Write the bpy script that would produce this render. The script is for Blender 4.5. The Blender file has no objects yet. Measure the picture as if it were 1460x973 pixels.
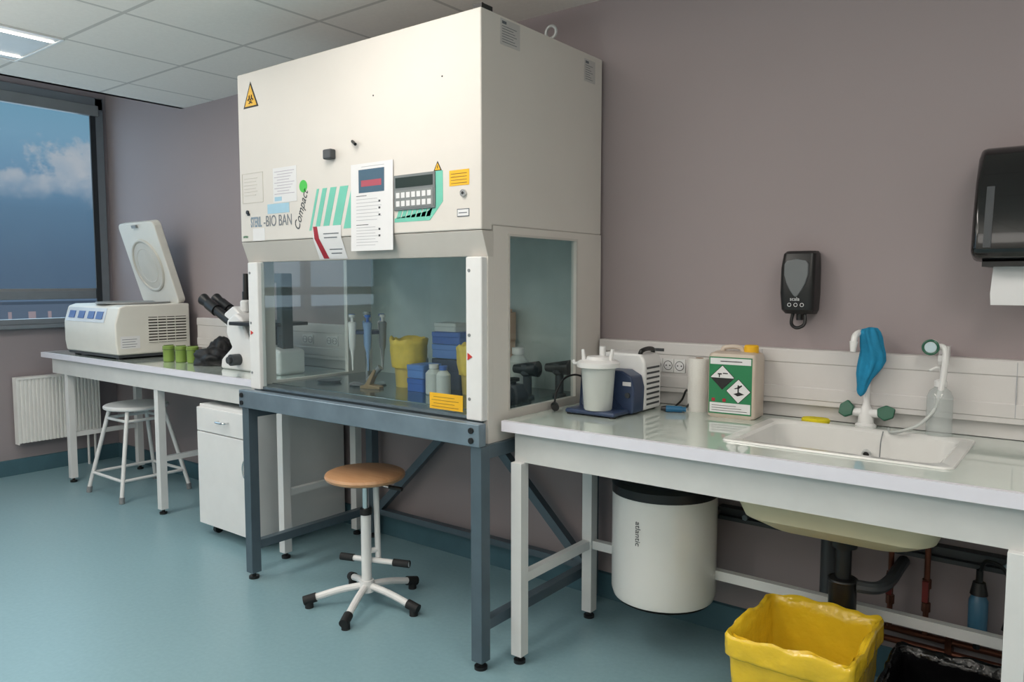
import bpy, bmesh, math, random
from mathutils import Vector, Matrix, noise
random.seed(7)
sc=bpy.context.scene
try:
    sc.view_settings.view_transform='Standard'; sc.view_settings.look='None'
except Exception: pass
COL=sc.collection
R=math.radians

# ---------------------------------------------------------------- materials
def lin(h):
    if isinstance(h,str):
        h=h.lstrip('#'); c=[int(h[i:i+2],16)/255 for i in (0,2,4)]
        return tuple((x/12.92 if x<=.04045 else ((x+.055)/1.055)**2.4) for x in c)
    return h
_m={}
def pm(name,col,rough=.5,metal=0.,var=.04,scale=12,bump=0.,coat=0.,trans=0.,emit=0.,spec=.5,bd=.002,bs=12):
    if name in _m: return _m[name]
    c=lin(col); m=bpy.data.materials.new(name); m.use_nodes=True
    nt=m.node_tree; b=nt.nodes['Principled BSDF']
    tc=nt.nodes.new('ShaderNodeTexCoord'); nz=nt.nodes.new('ShaderNodeTexNoise')
    nz.inputs['Scale'].default_value=scale; nz.inputs['Detail'].default_value=3
    nt.links.new(tc.outputs['Object'],nz.inputs['Vector'])
    cr=nt.nodes.new('ShaderNodeValToRGB')
    cr.color_ramp.elements[0].position=.3; cr.color_ramp.elements[1].position=.7
    cr.color_ramp.elements[0].color=(*[x*(1-var) for x in c],1)
    cr.color_ramp.elements[1].color=(*[min(1,x*(1+var)) for x in c],1)
    nt.links.new(nz.outputs['Fac'],cr.inputs['Fac']); nt.links.new(cr.outputs['Color'],b.inputs['Base Color'])
    b.inputs['Roughness'].default_value=rough; b.inputs['Metallic'].default_value=metal
    b.inputs['Specular IOR Level'].default_value=spec
    b.inputs['Coat Weight'].default_value=coat; b.inputs['Transmission Weight'].default_value=trans
    if emit:
        b.inputs['Emission Color'].default_value=(*c,1); b.inputs['Emission Strength'].default_value=emit
    if bump:
        bp=nt.nodes.new('ShaderNodeBump'); bp.inputs['Strength'].default_value=bump; bp.inputs['Distance'].default_value=bd
        n2=nt.nodes.new('ShaderNodeTexNoise'); n2.inputs['Scale'].default_value=scale*bs
        nt.links.new(tc.outputs['Object'],n2.inputs['Vector'])
        nt.links.new(n2.outputs['Fac'],bp.inputs['Height']); nt.links.new(bp.outputs['Normal'],b.inputs['Normal'])
    _m[name]=m; return m
def thin(name,tint,gloss=.06,haze=0.,hazecol=(.6,.75,.8),rough=.02):
    m=bpy.data.materials.new(name); m.use_nodes=True; nt=m.node_tree; nt.nodes.clear()
    o=nt.nodes.new('ShaderNodeOutputMaterial'); t=nt.nodes.new('ShaderNodeBsdfTransparent'); t.inputs[0].default_value=(*lin(tint),1)
    g=nt.nodes.new('ShaderNodeBsdfGlossy'); g.inputs['Roughness'].default_value=rough
    lw=nt.nodes.new('ShaderNodeLayerWeight'); lw.inputs[0].default_value=.5
    pw=nt.nodes.new('ShaderNodeMath'); pw.operation='POWER'; pw.inputs[1].default_value=5; nt.links.new(lw.outputs['Facing'],pw.inputs[0])
    ad=nt.nodes.new('ShaderNodeMath'); ad.operation='ADD'; ad.inputs[1].default_value=gloss; ad.use_clamp=True
    nt.links.new(pw.outputs[0],ad.inputs[0])
    mx=nt.nodes.new('ShaderNodeMixShader'); nt.links.new(ad.outputs[0],mx.inputs[0]); nt.links.new(g.outputs[0],mx.inputs[2])
    if haze:
        d=nt.nodes.new('ShaderNodeBsdfDiffuse'); d.inputs[0].default_value=(*hazecol,1)
        m2=nt.nodes.new('ShaderNodeMixShader'); m2.inputs[0].default_value=haze
        nt.links.new(t.outputs[0],m2.inputs[1]); nt.links.new(d.outputs[0],m2.inputs[2]); nt.links.new(m2.outputs[0],mx.inputs[1])
    else: nt.links.new(t.outputs[0],mx.inputs[1])
    nt.links.new(mx.outputs[0],o.inputs[0]); return m

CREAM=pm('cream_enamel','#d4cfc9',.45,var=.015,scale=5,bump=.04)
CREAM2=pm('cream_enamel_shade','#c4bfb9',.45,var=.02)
WHITE=pm('white_plastic','#dedede',.35,var=.02)
WHITEM=pm('white_lacquer','#d8d9d9',.4,var=.02)
RADW=pm('radiator_enamel','#ececea',.4,var=.02)
TRUNK=pm('trunking_plastic','#cdcac9',.4,var=.02)
EDGE=pm('worktop_edge','#dddce6',.35,var=.02)
TOP=pm('worktop_glaze','#c5d0c9',.06,var=.03,scale=4,coat=.7)
APRON=pm('apron_paint','#c9cac9',.45,var=.03)
STEELB=pm('blue_grey_steel','#56656f',.38,metal=.3,var=.08,scale=8)
STEEL=pm('brushed_steel','#8e9aa0',.3,metal=.9,var=.08,scale=30)
BEAM=pm('beam_steel','#7c8c98',.38,metal=.5,var=.12,scale=10)
CHROME=pm('chrome','#cfd2d4',.15,metal=1.)
BLACK=pm('black_plastic','#121315',.4,var=.1)
BLACKG=pm('black_gloss','#0c0c0e',.12,var=.1,coat=.4)
RUBBER=pm('rubber','#17181a',.7,var=.1)
GREY=pm('grey_plastic','#7d8184',.45)
DGREY=pm('dark_grey_plastic','#3c4044',.45)
TEAL=pm('teal_print','#6dbfaa',.5)
TEXTG=pm('print_grey','#5d636a',.6)
TEXTM=pm('print_soft_grey','#757b83',.6)
LINEG=pm('print_light_grey','#a4a6ad',.6)
INK=pm('print_black','#1b1b1d',.6)
PAPER=pm('paper','#dcdcde',.7,var=.01)
YELL=pm('warning_yellow','#e8b21c',.5)
RED=pm('print_red','#a02030',.5)
GREEN=pm('print_green','#1f7a4d',.5)
LIME=pm('lime_sticker','#44c04a',.5)
CUPG=pm('olive_green_plastic','#7f9a4a',.4,var=.05)
BLUEB=pm('blue_plastic','#3b66b8',.4,trans=.1)
BLUED=pm('dark_blue_plastic','#303f5c',.35)
CYANC=pm('cyan_cloth','#147fa8',.8,var=.15,scale=25,bump=.5)
GRN=pm('green_handle','#1d5a44',.3)
YBAG=pm('yellow_bag_film','#f2cc30',.18,var=.06,scale=10,bump=.6,bd=.005,bs=4,trans=.2)
YCUP=pm('yellow_bag_small','#e6c850',.45,var=.12,scale=20)
BBAG=pm('black_bag_film','#0b0b0d',.2,var=.2,scale=10,bump=.8,bd=.008,bs=3)
COPPER=pm('copper','#6e4334',.4,metal=.7,var=.2)
CERAM=pm('sink_ceramic','#e0e0de',.2,var=.015,coat=.3)
CERUN=pm('sink_underside','#d4caaa',.5,var=.03)
BEIGE=pm('instrument_beige','#d8d6cf',.45,var=.02)
SPONGE=pm('sponge_yellow','#d8c820',.9,var=.1,scale=80,bump=.5)
PINKW=pm('frosted_plastic','#cfd4d2',.35,var=.02,trans=.15)
JUG=pm('jug_plastic','#dacbbc',.3,var=.08,scale=6,trans=.2)
LBLUE=pm('pale_blue_label','#9fc4d8',.5)
REDT=pm('tap_red','#6f2422',.5)
WIN=pm('window_aluminium','#767d84',.45,metal=.2)
WIND=pm('window_gasket','#20252a',.6)
GLASS=thin('cabinet_glass','#edf5f5',.07,haze=.03,hazecol=(.35,.55,.60))
CLEAR=thin('clear_glass','#f4f9f9',.03)
SCREEN=thin('screen_fabric','#dfe6ea',.0,haze=.12,hazecol=(.25,.32,.38),rough=.6)
BOTT=thin('clear_bottle','#f0f4f4',.05,haze=.24,hazecol=(.8,.82,.82))
def emis(name,col,s):
    m=bpy.data.materials.new(name); m.use_nodes=True; nt=m.node_tree; nt.nodes.clear()
    o=nt.nodes.new('ShaderNodeOutputMaterial'); e=nt.nodes.new('ShaderNodeEmission'); e.inputs[0].default_value=(*lin(col),1); e.inputs[1].default_value=s
    nt.links.new(e.outputs[0],o.inputs[0]); return m
TUBE=emis('lamp_tube','#fff4e6',9)

def nodemat(name):
    m=bpy.data.materials.new(name); m.use_nodes=True; return m,m.node_tree,m.node_tree.nodes['Principled BSDF']
WOOD,nt,b=nodemat('beech_plywood')
tc=nt.nodes.new('ShaderNodeTexCoord'); mp=nt.nodes.new('ShaderNodeMapping'); mp.inputs['Scale'].default_value=(4,40,4); nw=nt.nodes.new('ShaderNodeTexNoise'); nw.inputs['Scale'].default_value=1.5; nw.inputs['Detail'].default_value=4
cr=nt.nodes.new('ShaderNodeValToRGB'); cr.color_ramp.elements[0].position=.3; cr.color_ramp.elements[1].position=.7; cr.color_ramp.elements[0].color=(*lin('#b0825c'),1); cr.color_ramp.elements[1].color=(*lin('#bf946f'),1)
nt.links.new(tc.outputs['Object'],mp.inputs[0]); nt.links.new(mp.outputs[0],nw.inputs['Vector']); nt.links.new(nw.outputs['Fac'],cr.inputs['Fac']); nt.links.new(cr.outputs['Color'],b.inputs['Base Color']); b.inputs['Roughness'].default_value=.3
WALL=pm('mauve_wall_paint','#978c8e',.75,var=.02,scale=1.5,bump=.15)
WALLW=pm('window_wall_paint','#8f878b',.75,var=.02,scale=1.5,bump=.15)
WALLO=pm('pale_wall_paint','#d6d2cc',.8,var=.02)
BASE=pm('teal_skirting','#426470',.5,var=.05)
FLOOR,nt,b=nodemat('teal_vinyl_floor')
tc=nt.nodes.new('ShaderNodeTexCoord'); n1=nt.nodes.new('ShaderNodeTexNoise'); n1.inputs['Scale'].default_value=55; n1.inputs['Detail'].default_value=3
cr=nt.nodes.new('ShaderNodeValToRGB'); cr.color_ramp.elements[0].position=.3; cr.color_ramp.elements[1].position=.7
cr.color_ramp.elements[0].color=(*lin('#7c9ca5'),1); cr.color_ramp.elements[1].color=(*lin('#82a2ab'),1)
nt.links.new(tc.outputs['Object'],n1.inputs['Vector'])
nt.links.new(n1.outputs['Fac'],cr.inputs['Fac']); nt.links.new(cr.outputs['Color'],b.inputs['Base Color']); b.inputs['Roughness'].default_value=.34
CEIL,nt,b=nodemat('ceiling_tiles')
g=nt.nodes.new('ShaderNodeNewGeometry'); sx=nt.nodes.new('ShaderNodeSeparateXYZ'); nt.links.new(g.outputs['Position'],sx.inputs[0])
def M_(op,a,bv,c=None):
    n=nt.nodes.new('ShaderNodeMath'); n.operation=op
    for i,v in enumerate((a,bv)):
        if v is None: continue
        if isinstance(v,(int,float)): n.inputs[i].default_value=v
        else: nt.links.new(v,n.inputs[i])
    return n.outputs[0]
def gridline(o,off):
    f=M_('FRACT',M_('DIVIDE',M_('ADD',o,off),.6),None)
    f=M_('ABSOLUTE',M_('SUBTRACT',f,.5),None)
    return M_('GREATER_THAN',f,.484)
lx=gridline(sx.outputs[0],4.70+6); ly=gridline(sx.outputs[1],1.16+6)
ln=M_('MAXIMUM',lx,ly)
nz=nt.nodes.new('ShaderNodeTexNoise'); nz.inputs['Scale'].default_value=60; nt.links.new(g.outputs['Position'],nz.inputs['Vector'])
cr=nt.nodes.new('ShaderNodeValToRGB'); cr.color_ramp.elements[0].color=(*lin('#dddad5'),1); cr.color_ramp.elements[1].color=(*lin('#e7e4df'),1)
nt.links.new(nz.outputs['Fac'],cr.inputs['Fac'])
mx=nt.nodes.new('ShaderNodeMix'); mx.data_type='RGBA'; nt.links.new(ln,mx.inputs['Factor']); nt.links.new(cr.outputs['Color'],mx.inputs['A']); mx.inputs['B'].default_value=(*lin('#bebcb8'),1)
nt.links.new(mx.outputs['Result'],b.inputs['Base Color']); b.inputs['Roughness'].default_value=.9
PERF,nt,b=nodemat('perforated_steel')
tc=nt.nodes.new('ShaderNodeTexCoord'); vo=nt.nodes.new('ShaderNodeTexVoronoi'); vo.inputs['Scale'].default_value=70; vo.inputs['Randomness'].default_value=0
nt.links.new(tc.outputs['Object'],vo.inputs['Vector']); cr=nt.nodes.new('ShaderNodeValToRGB'); cr.color_ramp.interpolation='CONSTANT'
cr.color_ramp.elements[0].color=(.01,.01,.01,1); cr.color_ramp.elements[1].position=.33; cr.color_ramp.elements[1].color=(*lin('#7d878c'),1)
nt.links.new(vo.outputs['Distance'],cr.inputs['Fac']); nt.links.new(cr.outputs['Color'],b.inputs['Base Color']); b.inputs['Metallic'].default_value=.6; b.inputs['Roughness'].default_value=.35

# ---------------------------------------------------------------- mesh builder
class M:
    def __init__(s): s.v=[];s.f=[];s.k=[];s.c=0
    def add(s,vs,fs):
        o=len(s.v); s.v+= [Vector(x) for x in vs]; s.f+=[[i+o for i in f] for f in fs]; s.k+=[s.c]*len(fs)
    def xf(s,mat,since=0):
        for i in range(since,len(s.v)): s.v[i]=mat@s.v[i]
    def box(s,x0,x1,y0,y1,z0,z1):
        s.add([(x0,y0,z0),(x1,y0,z0),(x1,y1,z0),(x0,y1,z0),(x0,y0,z1),(x1,y0,z1),(x1,y1,z1),(x0,y1,z1)],
              [(0,3,2,1),(4,5,6,7),(0,1,5,4),(1,2,6,5),(2,3,7,6),(3,0,4,7)])
    def prism(s,poly,ax,a0,a1):
        def P(p,a): return {'x':(a,p[0],p[1]),'y':(p[0],a,p[1]),'z':(p[0],p[1],a)}[ax]
        n=len(poly); s.add([P(p,a0) for p in poly]+[P(p,a1) for p in poly],
            [list(range(n))[::-1],list(range(n,2*n))]+[(i,(i+1)%n,(i+1)%n+n,i+n) for i in range(n)])
    def cyl(s,p0,p1,r0,r1=None,n=20):
        r1=r0 if r1 is None else r1; p0=Vector(p0);p1=Vector(p1); d=(p1-p0).normalized(); u=d.orthogonal().normalized(); w=d.cross(u)
        a=[u*math.cos(2*math.pi*i/n)+w*math.sin(2*math.pi*i/n) for i in range(n)]
        s.add([p0+q*r0 for q in a]+[p1+q*r1 for q in a],[list(range(n))[::-1],list(range(n,2*n))]+[(i,(i+1)%n,(i+1)%n+n,i+n) for i in range(n)])
    def lathe(s,prof,c=(0,0,0),n=32,cap=True):
        vs=[];fs=[]
        for (r,z) in prof:
            for i in range(n):
                a=2*math.pi*i/n; vs.append((c[0]+r*math.cos(a),c[1]+r*math.sin(a),c[2]+z))
        for j in range(len(prof)-1):
            for i in range(n): fs.append((j*n+i,j*n+(i+1)%n,(j+1)*n+(i+1)%n,(j+1)*n+i))
        if cap: fs.append(list(range(n))[::-1]); fs.append([(len(prof)-1)*n+i for i in range(n)])
        s.add(vs,fs)
    def loft(s,loops,cap0=False,cap1=False):
        n=len(loops[0]); assert all(len(l)==n for l in loops); vs=[p for l in loops for p in l]; fs=[]
        for j in range(len(loops)-1):
            for i in range(n): fs.append((j*n+i,j*n+(i+1)%n,(j+1)*n+(i+1)%n,(j+1)*n+i))
        if cap0: fs.append(list(range(n))[::-1])
        if cap1: fs.append([(len(loops)-1)*n+i for i in range(n)])
        s.add(vs,fs)
    def tube(s,pts,r,n=10,sub=6):
        P=[Vector(p) for p in pts]
        if sub>1 and len(P)>2:
            Q=[]; E=[P[0]*2-P[1]]+P+[P[-1]*2-P[-2]]
            for i in range(1,len(E)-2):
                for k in range(sub):
                    t=k/sub; a,b_,c,d=E[i-1],E[i],E[i+1],E[i+2]
                    Q.append(.5*((2*b_)+(c-a)*t+(2*a-5*b_+4*c-d)*t*t+(3*b_-a-3*c+d)*t**3))
            Q.append(P[-1]); P=Q
        d=(P[1]-P[0]).normalized(); u=d.orthogonal().normalized(); loops=[]
        for i,p in enumerate(P):
            t=(P[min(i+1,len(P)-1)]-P[max(i-1,0)]).normalized(); u=(u-t*u.dot(t)).normalized(); w=t.cross(u)
            loops.append([p+(u*math.cos(2*math.pi*k/n)+w*math.sin(2*math.pi*k/n))*r for k in range(n)])
        s.loft(loops,True,True)
    def torus(s,c,R_,r,ax='y',n=28,m=8,arc=(0,360)):
        full=arc==(0,360); cnt=n if full else n+1; loops=[]
        for i in range(cnt):
            a=R(arc[0]+(arc[1]-arc[0])*i/n); ca,sa=math.cos(a),math.sin(a); L=[]
            for k in range(m):
                b_=2*math.pi*k/m; rr=R_+r*math.cos(b_); h=r*math.sin(b_)
                q={'y':(rr*ca,h,rr*sa),'z':(rr*ca,rr*sa,h),'x':(h,rr*ca,rr*sa)}[ax]; L.append(Vector(c)+Vector(q))
            loops.append(L)
        if full: loops.append(loops[0])
        s.loft(loops,not full,not full)
    def done(s,name,mats,parent=None,bevel=0.,w=False,label=None,seg=2,subsurf=0,ang=35):
        me=bpy.data.meshes.new(name); off=Vector((0,0,0))
        if w and parent is not None: off=WP[parent.name]
        me.from_pydata([tuple(v-off) for v in s.v],[],s.f)
        mats=mats if isinstance(mats,(list,tuple)) else [mats]
        for m in mats: me.materials.append(m)
        for i,p in enumerate(me.polygons): p.material_index=min(s.k[i],len(mats)-1)
        bm=bmesh.new(); bm.from_mesh(me); bmesh.ops.remove_doubles(bm,verts=bm.verts,dist=1e-6); bmesh.ops.recalc_face_normals(bm,faces=bm.faces)
        for f in bm.faces: f.smooth=True
        for e in bm.edges:
            if len(e.link_faces)!=2 or e.calc_face_angle(0)>R(ang): e.smooth=False
        bm.to_mesh(me); bm.free()
        o=bpy.data.objects.new(name,me); COL.objects.link(o)
        if parent is not None: o.parent=parent
        if bevel:
            b_=o.modifiers.new('bevel','BEVEL'); b_.width=bevel; b_.segments=seg; b_.limit_method='ANGLE'; b_.angle_limit=R(30); b_.harden_normals=True
        if subsurf:
            b_=o.modifiers.new('sub','SUBSURF'); b_.levels=subsurf; b_.render_levels=subsurf
        if label: o['label']=label
        return o
WP={}
def thing(name,label,cat,loc=(0,0,0),rz=0,group=None):
    e=bpy.data.objects.new(name,None); COL.objects.link(e); e.location=loc; e.rotation_euler=(0,0,rz); e.empty_display_size=.1
    e['label']=label; e['category']=cat
    if group: e['group']=group
    WP[e.name]=Vector(loc); return e
def top(o,label,cat,group=None):
    o['label']=label; o['category']=cat
    if group: o['group']=group
    return o
def structure(o): o['kind']='structure'; return o
def rr(cx,cy,hx,hy,r,n=5):
    P=[]
    for (sx_,sy_,a0) in ((1,1,0),(-1,1,90),(-1,-1,180),(1,-1,270)):
        for k in range(n+1):
            a=R(a0+90*k/n); P.append((cx+sx_*(hx-r)+r*math.cos(a),cy+sy_*(hy-r)+r*math.sin(a)))
    return P
def rl(cx,cy,hx,hy,r,z,n=5): return [(p[0],p[1],z) for p in rr(cx,cy,hx,hy,r,n)]
def text(parent,s,size,loc,rot,mat,sx=1.,shear=0.,name='lettering',bold=0.,align='LEFT',w=True):
    cu=bpy.data.curves.new('t','FONT'); cu.body=s; cu.size=size; cu.shear=shear; cu.offset=bold; cu.align_x=align; cu.extrude=.0004
    to=bpy.data.objects.new('t',cu); COL.objects.link(to); bpy.context.view_layer.update()
    me=bpy.data.meshes.new_from_object(to.evaluated_get(bpy.context.evaluated_depsgraph_get()))
    bpy.data.objects.remove(to); me.materials.clear(); me.materials.append(mat)
    o=bpy.data.objects.new(name,me); COL.objects.link(o); o.parent=parent
    l=Vector(loc)-(WP[parent.name] if w else Vector((0,0,0)))
    o.location=l; o.rotation_euler=rot; o.scale=(sx,1,1); return o
FY=(R(90),0,0)
FX=(R(90),0,R(90))
def dec(m,x0,x1,z0,z1,y,t=.0012): m.box(x0,x1,y-t,y,z0,z1)
def disc(m,cx,cz,r,y,t=.0014,n=24): m.cyl((cx,y,cz),(cx,y-t,cz),r,n=n)
def quad(name,mat,parent,vs,w=True):
    m=M(); m.add(vs,[(0,1,2,3)]); return m.done(name,mat,parent,w=w)
def qx(name,mat,parent,x,y0,y1,z0,z1): return quad(name,mat,parent,[(x,y0,z0),(x,y1,z0),(x,y1,z1),(x,y0,z1)])
def qy(name,mat,parent,y,x0,x1,z0,z1): return quad(name,mat,parent,[(x0,y,z0),(x1,y,z0),(x1,y,z1),(x0,y,z1)])

# ---------------------------------------------------------------- room shell
X0,X1,Y0,ZC,ZH=-6.2,2.2,-5.2,2.59,2.95
def sbox(name,mat,*a,bev=0):
    m=M(); m.box(*a); return structure(m.done(name,mat,bevel=bev))
sbox('floor',FLOOR,X0-.1,X1+.1,Y0-.1,.1,-.1,0)
sbox('wall_back',WALL,X0-.1,X1+.1,0,.1,0,ZH)
sbox('wall_front',WALLO,X0-.1,X1+.1,Y0-.1,Y0,0,ZH)
sbox('wall_right',WALLO,X1,X1+.1,Y0,0,0,ZH)
m=M(); WZ0,WZ1=1.09,2.80
wins=[(-2.0,-.035),(-4.6,-2.3)]
m.box(X0-.1,X0,Y0,0,0,WZ0); m.box(X0-.1,X0,Y0,0,WZ1,ZH); m.box(X0-.1,X0,wins[0][1],0,WZ0,WZ1); m.box(X0-.1,X0,wins[1][1],wins[0][0],WZ0,WZ1); m.box(X0-.1,X0,Y0,wins[1][0],WZ0,WZ1)
structure(m.done('wall_left',WALLW))
m=M(); m.box(-5.10,X1+.1,Y0-.1,.1,ZC,ZC+.06); m.box(-5.10,-5.06,Y0,.0,ZC,ZH+.05); m.box(X0-.1,-5.06,Y0-.1,.1,ZH,ZH+.05)
structure(m.done('ceiling',CEIL))
m=M(); m.prism([(-.012,0),(-.012,.11),(0,.115),(0,0)],'x',X0,X1); structure(m.done('baseboard_back',BASE))
m=M(); m.prism([(X0+.012,0),(X0+.012,.11),(X0,.115),(X0,0)],'y',Y0,-.012); structure(m.done('baseboard_left',BASE))
for i,(ya,yb) in enumerate(wins):
    e=bpy.data.objects.new('window_%d'%(i+1),None); COL.objects.link(e); e.location=(X0,(ya+yb)/2,WZ0); e['kind']='structure'; WP[e.name]=Vector(e.location)
    m=M(); fx0,fx1=X0-.05,X0+.03
    m.box(fx0,fx1,ya,yb,WZ0,WZ0+.04); m.box(fx0,fx1,ya,yb,WZ1-.09,WZ1); m.box(fx0,fx1,ya,ya+.05,WZ0,WZ1); m.box(fx0,fx1,yb-.06,yb,WZ0,WZ1)
    m.box(fx0+.01,fx1-.01,ya,yb,1.27,1.33)
    yy=(ya+yb)/2; m.box(fx0,fx1,yy-.035,yy+.035,WZ0,WZ1)
    m.done('window_frame',WIN,e,bevel=.004,w=True)
    m=M(); m.box(X0+.02,X0+.034,yb-.1,yb-.06,WZ0+.04,WZ1-.09); m.done('gasket',WIND,e,w=True)
    qx('pane',CLEAR,e,X0-.03,ya,yb,WZ0,WZ1)
    qx('blind_screen',SCREEN,e,X0-.012,ya+.05,yb-.085,1.34,2.70)
    m=M(); m.box(X0-.0,X0+.05,ya+.03,yb-.04,2.66,2.74); m.done('blind_case',GREY,e,bevel=.006,w=True)
    m=M(); m.box(X0-.016,X0+.0,ya+.05,yb-.085,1.33,1.35); m.done('blind_bottom_bar',GREY,e,w=True)
    m=M(); m.box(X0-.02,X0+.06,ya-.0,yb,WZ0-.03,WZ0); m.done('sill',WIN,e,bevel=.004,w=True)
    L=bpy.data.lights.new('daylight','AREA'); L.shape='RECTANGLE'; L.size=1.6; L.size_y=yb-ya-.1; L.energy=25; L.color=(.68,.85,1)
    o=bpy.data.objects.new('daylight',L); COL.objects.link(o); o.location=(X0-.25,(ya+yb)/2,1.95); o.rotation_euler=(0,R(-90),0)

m=M(); m.box(-62,-60,-20,60,-6,-.2); m.c=1
for k in range(60): m.box(-59.98,-59.9,-19+k*1.27,-18.8+k*1.27+.25*(k%3==0),-1.5,-.7)
m.c=2; m.box(-60.3,-59.8,-20,60,-.2,.0)
o=m.done('distant_building',[emis('render_wall','#6f8098',.6),emis('facade_panels','#b3a3ac',.65),emis('roof_edge','#55657a',.6)]); top(o,'long low building outside beyond the window','building')  # walls and roof glow by emission, putting daylight into their colour

# ---------------------------------------------------------------- ceiling lights
def luminaire(cx,cy):
    t=thing('ceiling_light','recessed ceiling luminaire with two bright tube strips','ceiling light',(cx,cy,ZC-.012),group='recessed ceiling luminaires')
    m=M(); m.box(cx-.3,cx+.3,cy-.6,cy-.59,ZC-.008,ZC); m.box(cx-.3,cx+.3,cy+.59,cy+.6,ZC-.008,ZC); m.box(cx-.3,cx-.29,cy-.59,cy+.59,ZC-.008,ZC); m.box(cx+.29,cx+.3,cy-.59,cy+.59,ZC-.008,ZC)
    m.done('housing',WHITEM,t,w=True)
    m=M(); m.box(cx-.29,cx+.29,cy-.59,cy+.59,ZC-.004,ZC-.001); m.done('reflector_panel',pm('louvre_grey','#b6b8b8',.4),t,w=True)
    for dx in (-.19,.22):
        m=M(); m.box(cx+dx-.01,cx+dx+.01,cy-.57,cy+.58,ZC-.009,ZC-.005); m.done('lamp_tube',TUBE,t,w=True)
    L=bpy.data.lights.new('lamp','AREA'); L.shape='RECTANGLE'; L.size=.5; L.size_y=1.1; L.energy=18.5; L.color=(1,.93,.85)
    o=bpy.data.objects.new('lamp',L); COL.objects.link(o); o.location=(cx,cy,ZC-.02)
for cx in (-4.40,-2.0,.4):
    for cy in (-1.76,-4.16): luminaire(cx,cy)
for (x,y,z,e_) in ((-3.6,-4.0,2.1,9),(-.6,-4.2,2.1,10),(1.4,-2.4,2.1,6)):  # added unseen fill lights to lift the room, no fixtures behind them
    L=bpy.data.lights.new('room_fill','POINT'); L.energy=e_; L.shadow_soft_size=.35; L.color=(1,.95,.9)
    o=bpy.data.objects.new('room_fill',L); COL.objects.link(o); o.location=(x,y,z)
for (x,y,z,e_) in ((-4.0,-3.1,1.7,38),(-1.6,-3.2,1.7,30)):  # added unseen upward fill lights that brighten the ceiling
    L=bpy.data.lights.new('ceiling_fill','AREA'); L.shape='DISK'; L.size=.8; L.energy=e_; L.color=(1,.95,.89)
    o=bpy.data.objects.new('ceiling_fill',L); COL.objects.link(o); o.location=(x,y,z); o.rotation_euler=(R(180),0,0)

# ---------------------------------------------------------------- biosafety cabinet
CX0,CX1,CY0,CY1,CZT=-3.165,-1.72,-.82,-.02,2.335
cab=thing('biosafety_cabinet','cream enamel biological safety cabinet with glass sash and teal stripes','safety cabinet',(-2.44,-.42,.82))
m=M(); m.prism([(-.82,2.335),(-.02,2.335),(-.02,1.60),(-.76,1.60),(-.76,1.582),(-.82,1.582)],'x',CX0,CX1)
m.done('hood',CREAM,cab,bevel=.006,w=True)
m=M(); m.prism([(-.818,1.58),(-.755,1.58),(-.755,1.49),(-.785,1.49)],'x',CX0,CX1); m.done('hood_lip',CREAM2,cab,bevel=.002,w=True)  # darker enamel copy paints in the shade of this downward-facing lip
WY0,WY1,WZa,WZb=-.663,-.217,.925,1.566
for nm,xa,xb in (('side_panel',CX1-.022,CX1),('side_panel',CX0,CX0+.022)):
    m=M(); m.box(xa,xb,-.785,-.7551,.82,1.4899); m.box(xa,xb,-.7549,WY0,.82,1.5995); m.box(xa,xb,WY1,-.02,.82,1.5995); m.box(xa,xb,WY0,WY1,.82,WZa); m.box(xa,xb,WY0,WY1,WZb,1.5995)
    m.done(nm,CREAM,cab,w=True)
    qx('side_window',GLASS,cab,(xa+xb)/2,WY0,WY1,WZa,WZb)
    m=M(); xo=xb if xb==CX1 else xa-.004
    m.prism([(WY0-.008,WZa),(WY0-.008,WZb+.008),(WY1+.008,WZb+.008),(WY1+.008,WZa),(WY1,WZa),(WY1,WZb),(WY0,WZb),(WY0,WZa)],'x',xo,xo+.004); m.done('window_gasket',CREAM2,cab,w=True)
BP=pm('back_panel_enamel','#bccac8',.35,metal=.1)
m=M(); m.box(CX0+.022,CX1-.022,-.05,-.02,.82,1.60); m.done('back_panel',BP,cab,w=True)
m=M(); m.box(CX0+.022,CX1-.022,-.69,-.05,.82,.915); m.done('work_tray',pm('tray_steel','#6d7c80',.16,metal=.7,var=.05),cab,bevel=.003,w=True)
m=M(); m.box(CX0+.022,CX1-.022,-.785,-.69,.82,.912); m.done('front_grille',PERF,cab,w=True)
for xa,xb in ((-3.13,-3.055),(-1.80,-1.725)):
    m=M(); m.box(xa,xb,-.815,-.775,.903,1.489); m.done('sash_post',WHITE,cab,bevel=.006,w=True)
    for z in (.98,1.21,1.44):
        m=M(); m.cyl(((xa+xb)/2-.02,-.815,z),((xa+xb)/2-.02,-.817,z),.006); m.done('screw',GREY,cab,w=True)
qy('front_sash',GLASS,cab,-.795,-3.055,-1.80,.915,1.489)
m=M(); m.box(-3.055,-1.80,-.8,-.784,.905,.917); m.done('sash_sill',STEEL,cab,w=True)
YF=-.82
m=M()
for xb,wd in ((-2.665,.014),(-2.628,.028),(-2.578,.038),(-2.518,.05),(-2.446,.062)):
    m.prism([(xb,1.615),(xb+wd,1.615),(xb+wd+.055,1.785),(xb+.055,1.785)],'y',YF-.001,YF)
m.done('teal_stripes',TEAL,cab,w=True)
m=M()
for k in range(7): xx=-2.14+k*.026; m.prism([(xx,1.640),(xx+.02,1.640),(xx+.034,1.672),(xx+.014,1.672)],'y',YF-.001,YF)
m.prism([(-1.935,1.80),(-1.90,1.80),(-1.90,1.69),(-1.965,1.625),(-2.15,1.625),(-2.15,1.64),(-1.97,1.66),(-1.935,1.69)],'y',YF-.001,YF)
m.done('teal_panel_border',TEAL,cab,w=True)
text(cab,'STERIL',.062,(-3.085,YF-.001,1.648),FY,pm('print_slate','#8496a6',.6),sx=.46,bold=.0015)
text(cab,'-BIO BAN',.068,(-2.988,YF-.001,1.646),FY,TEXTM,sx=.72)
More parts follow.
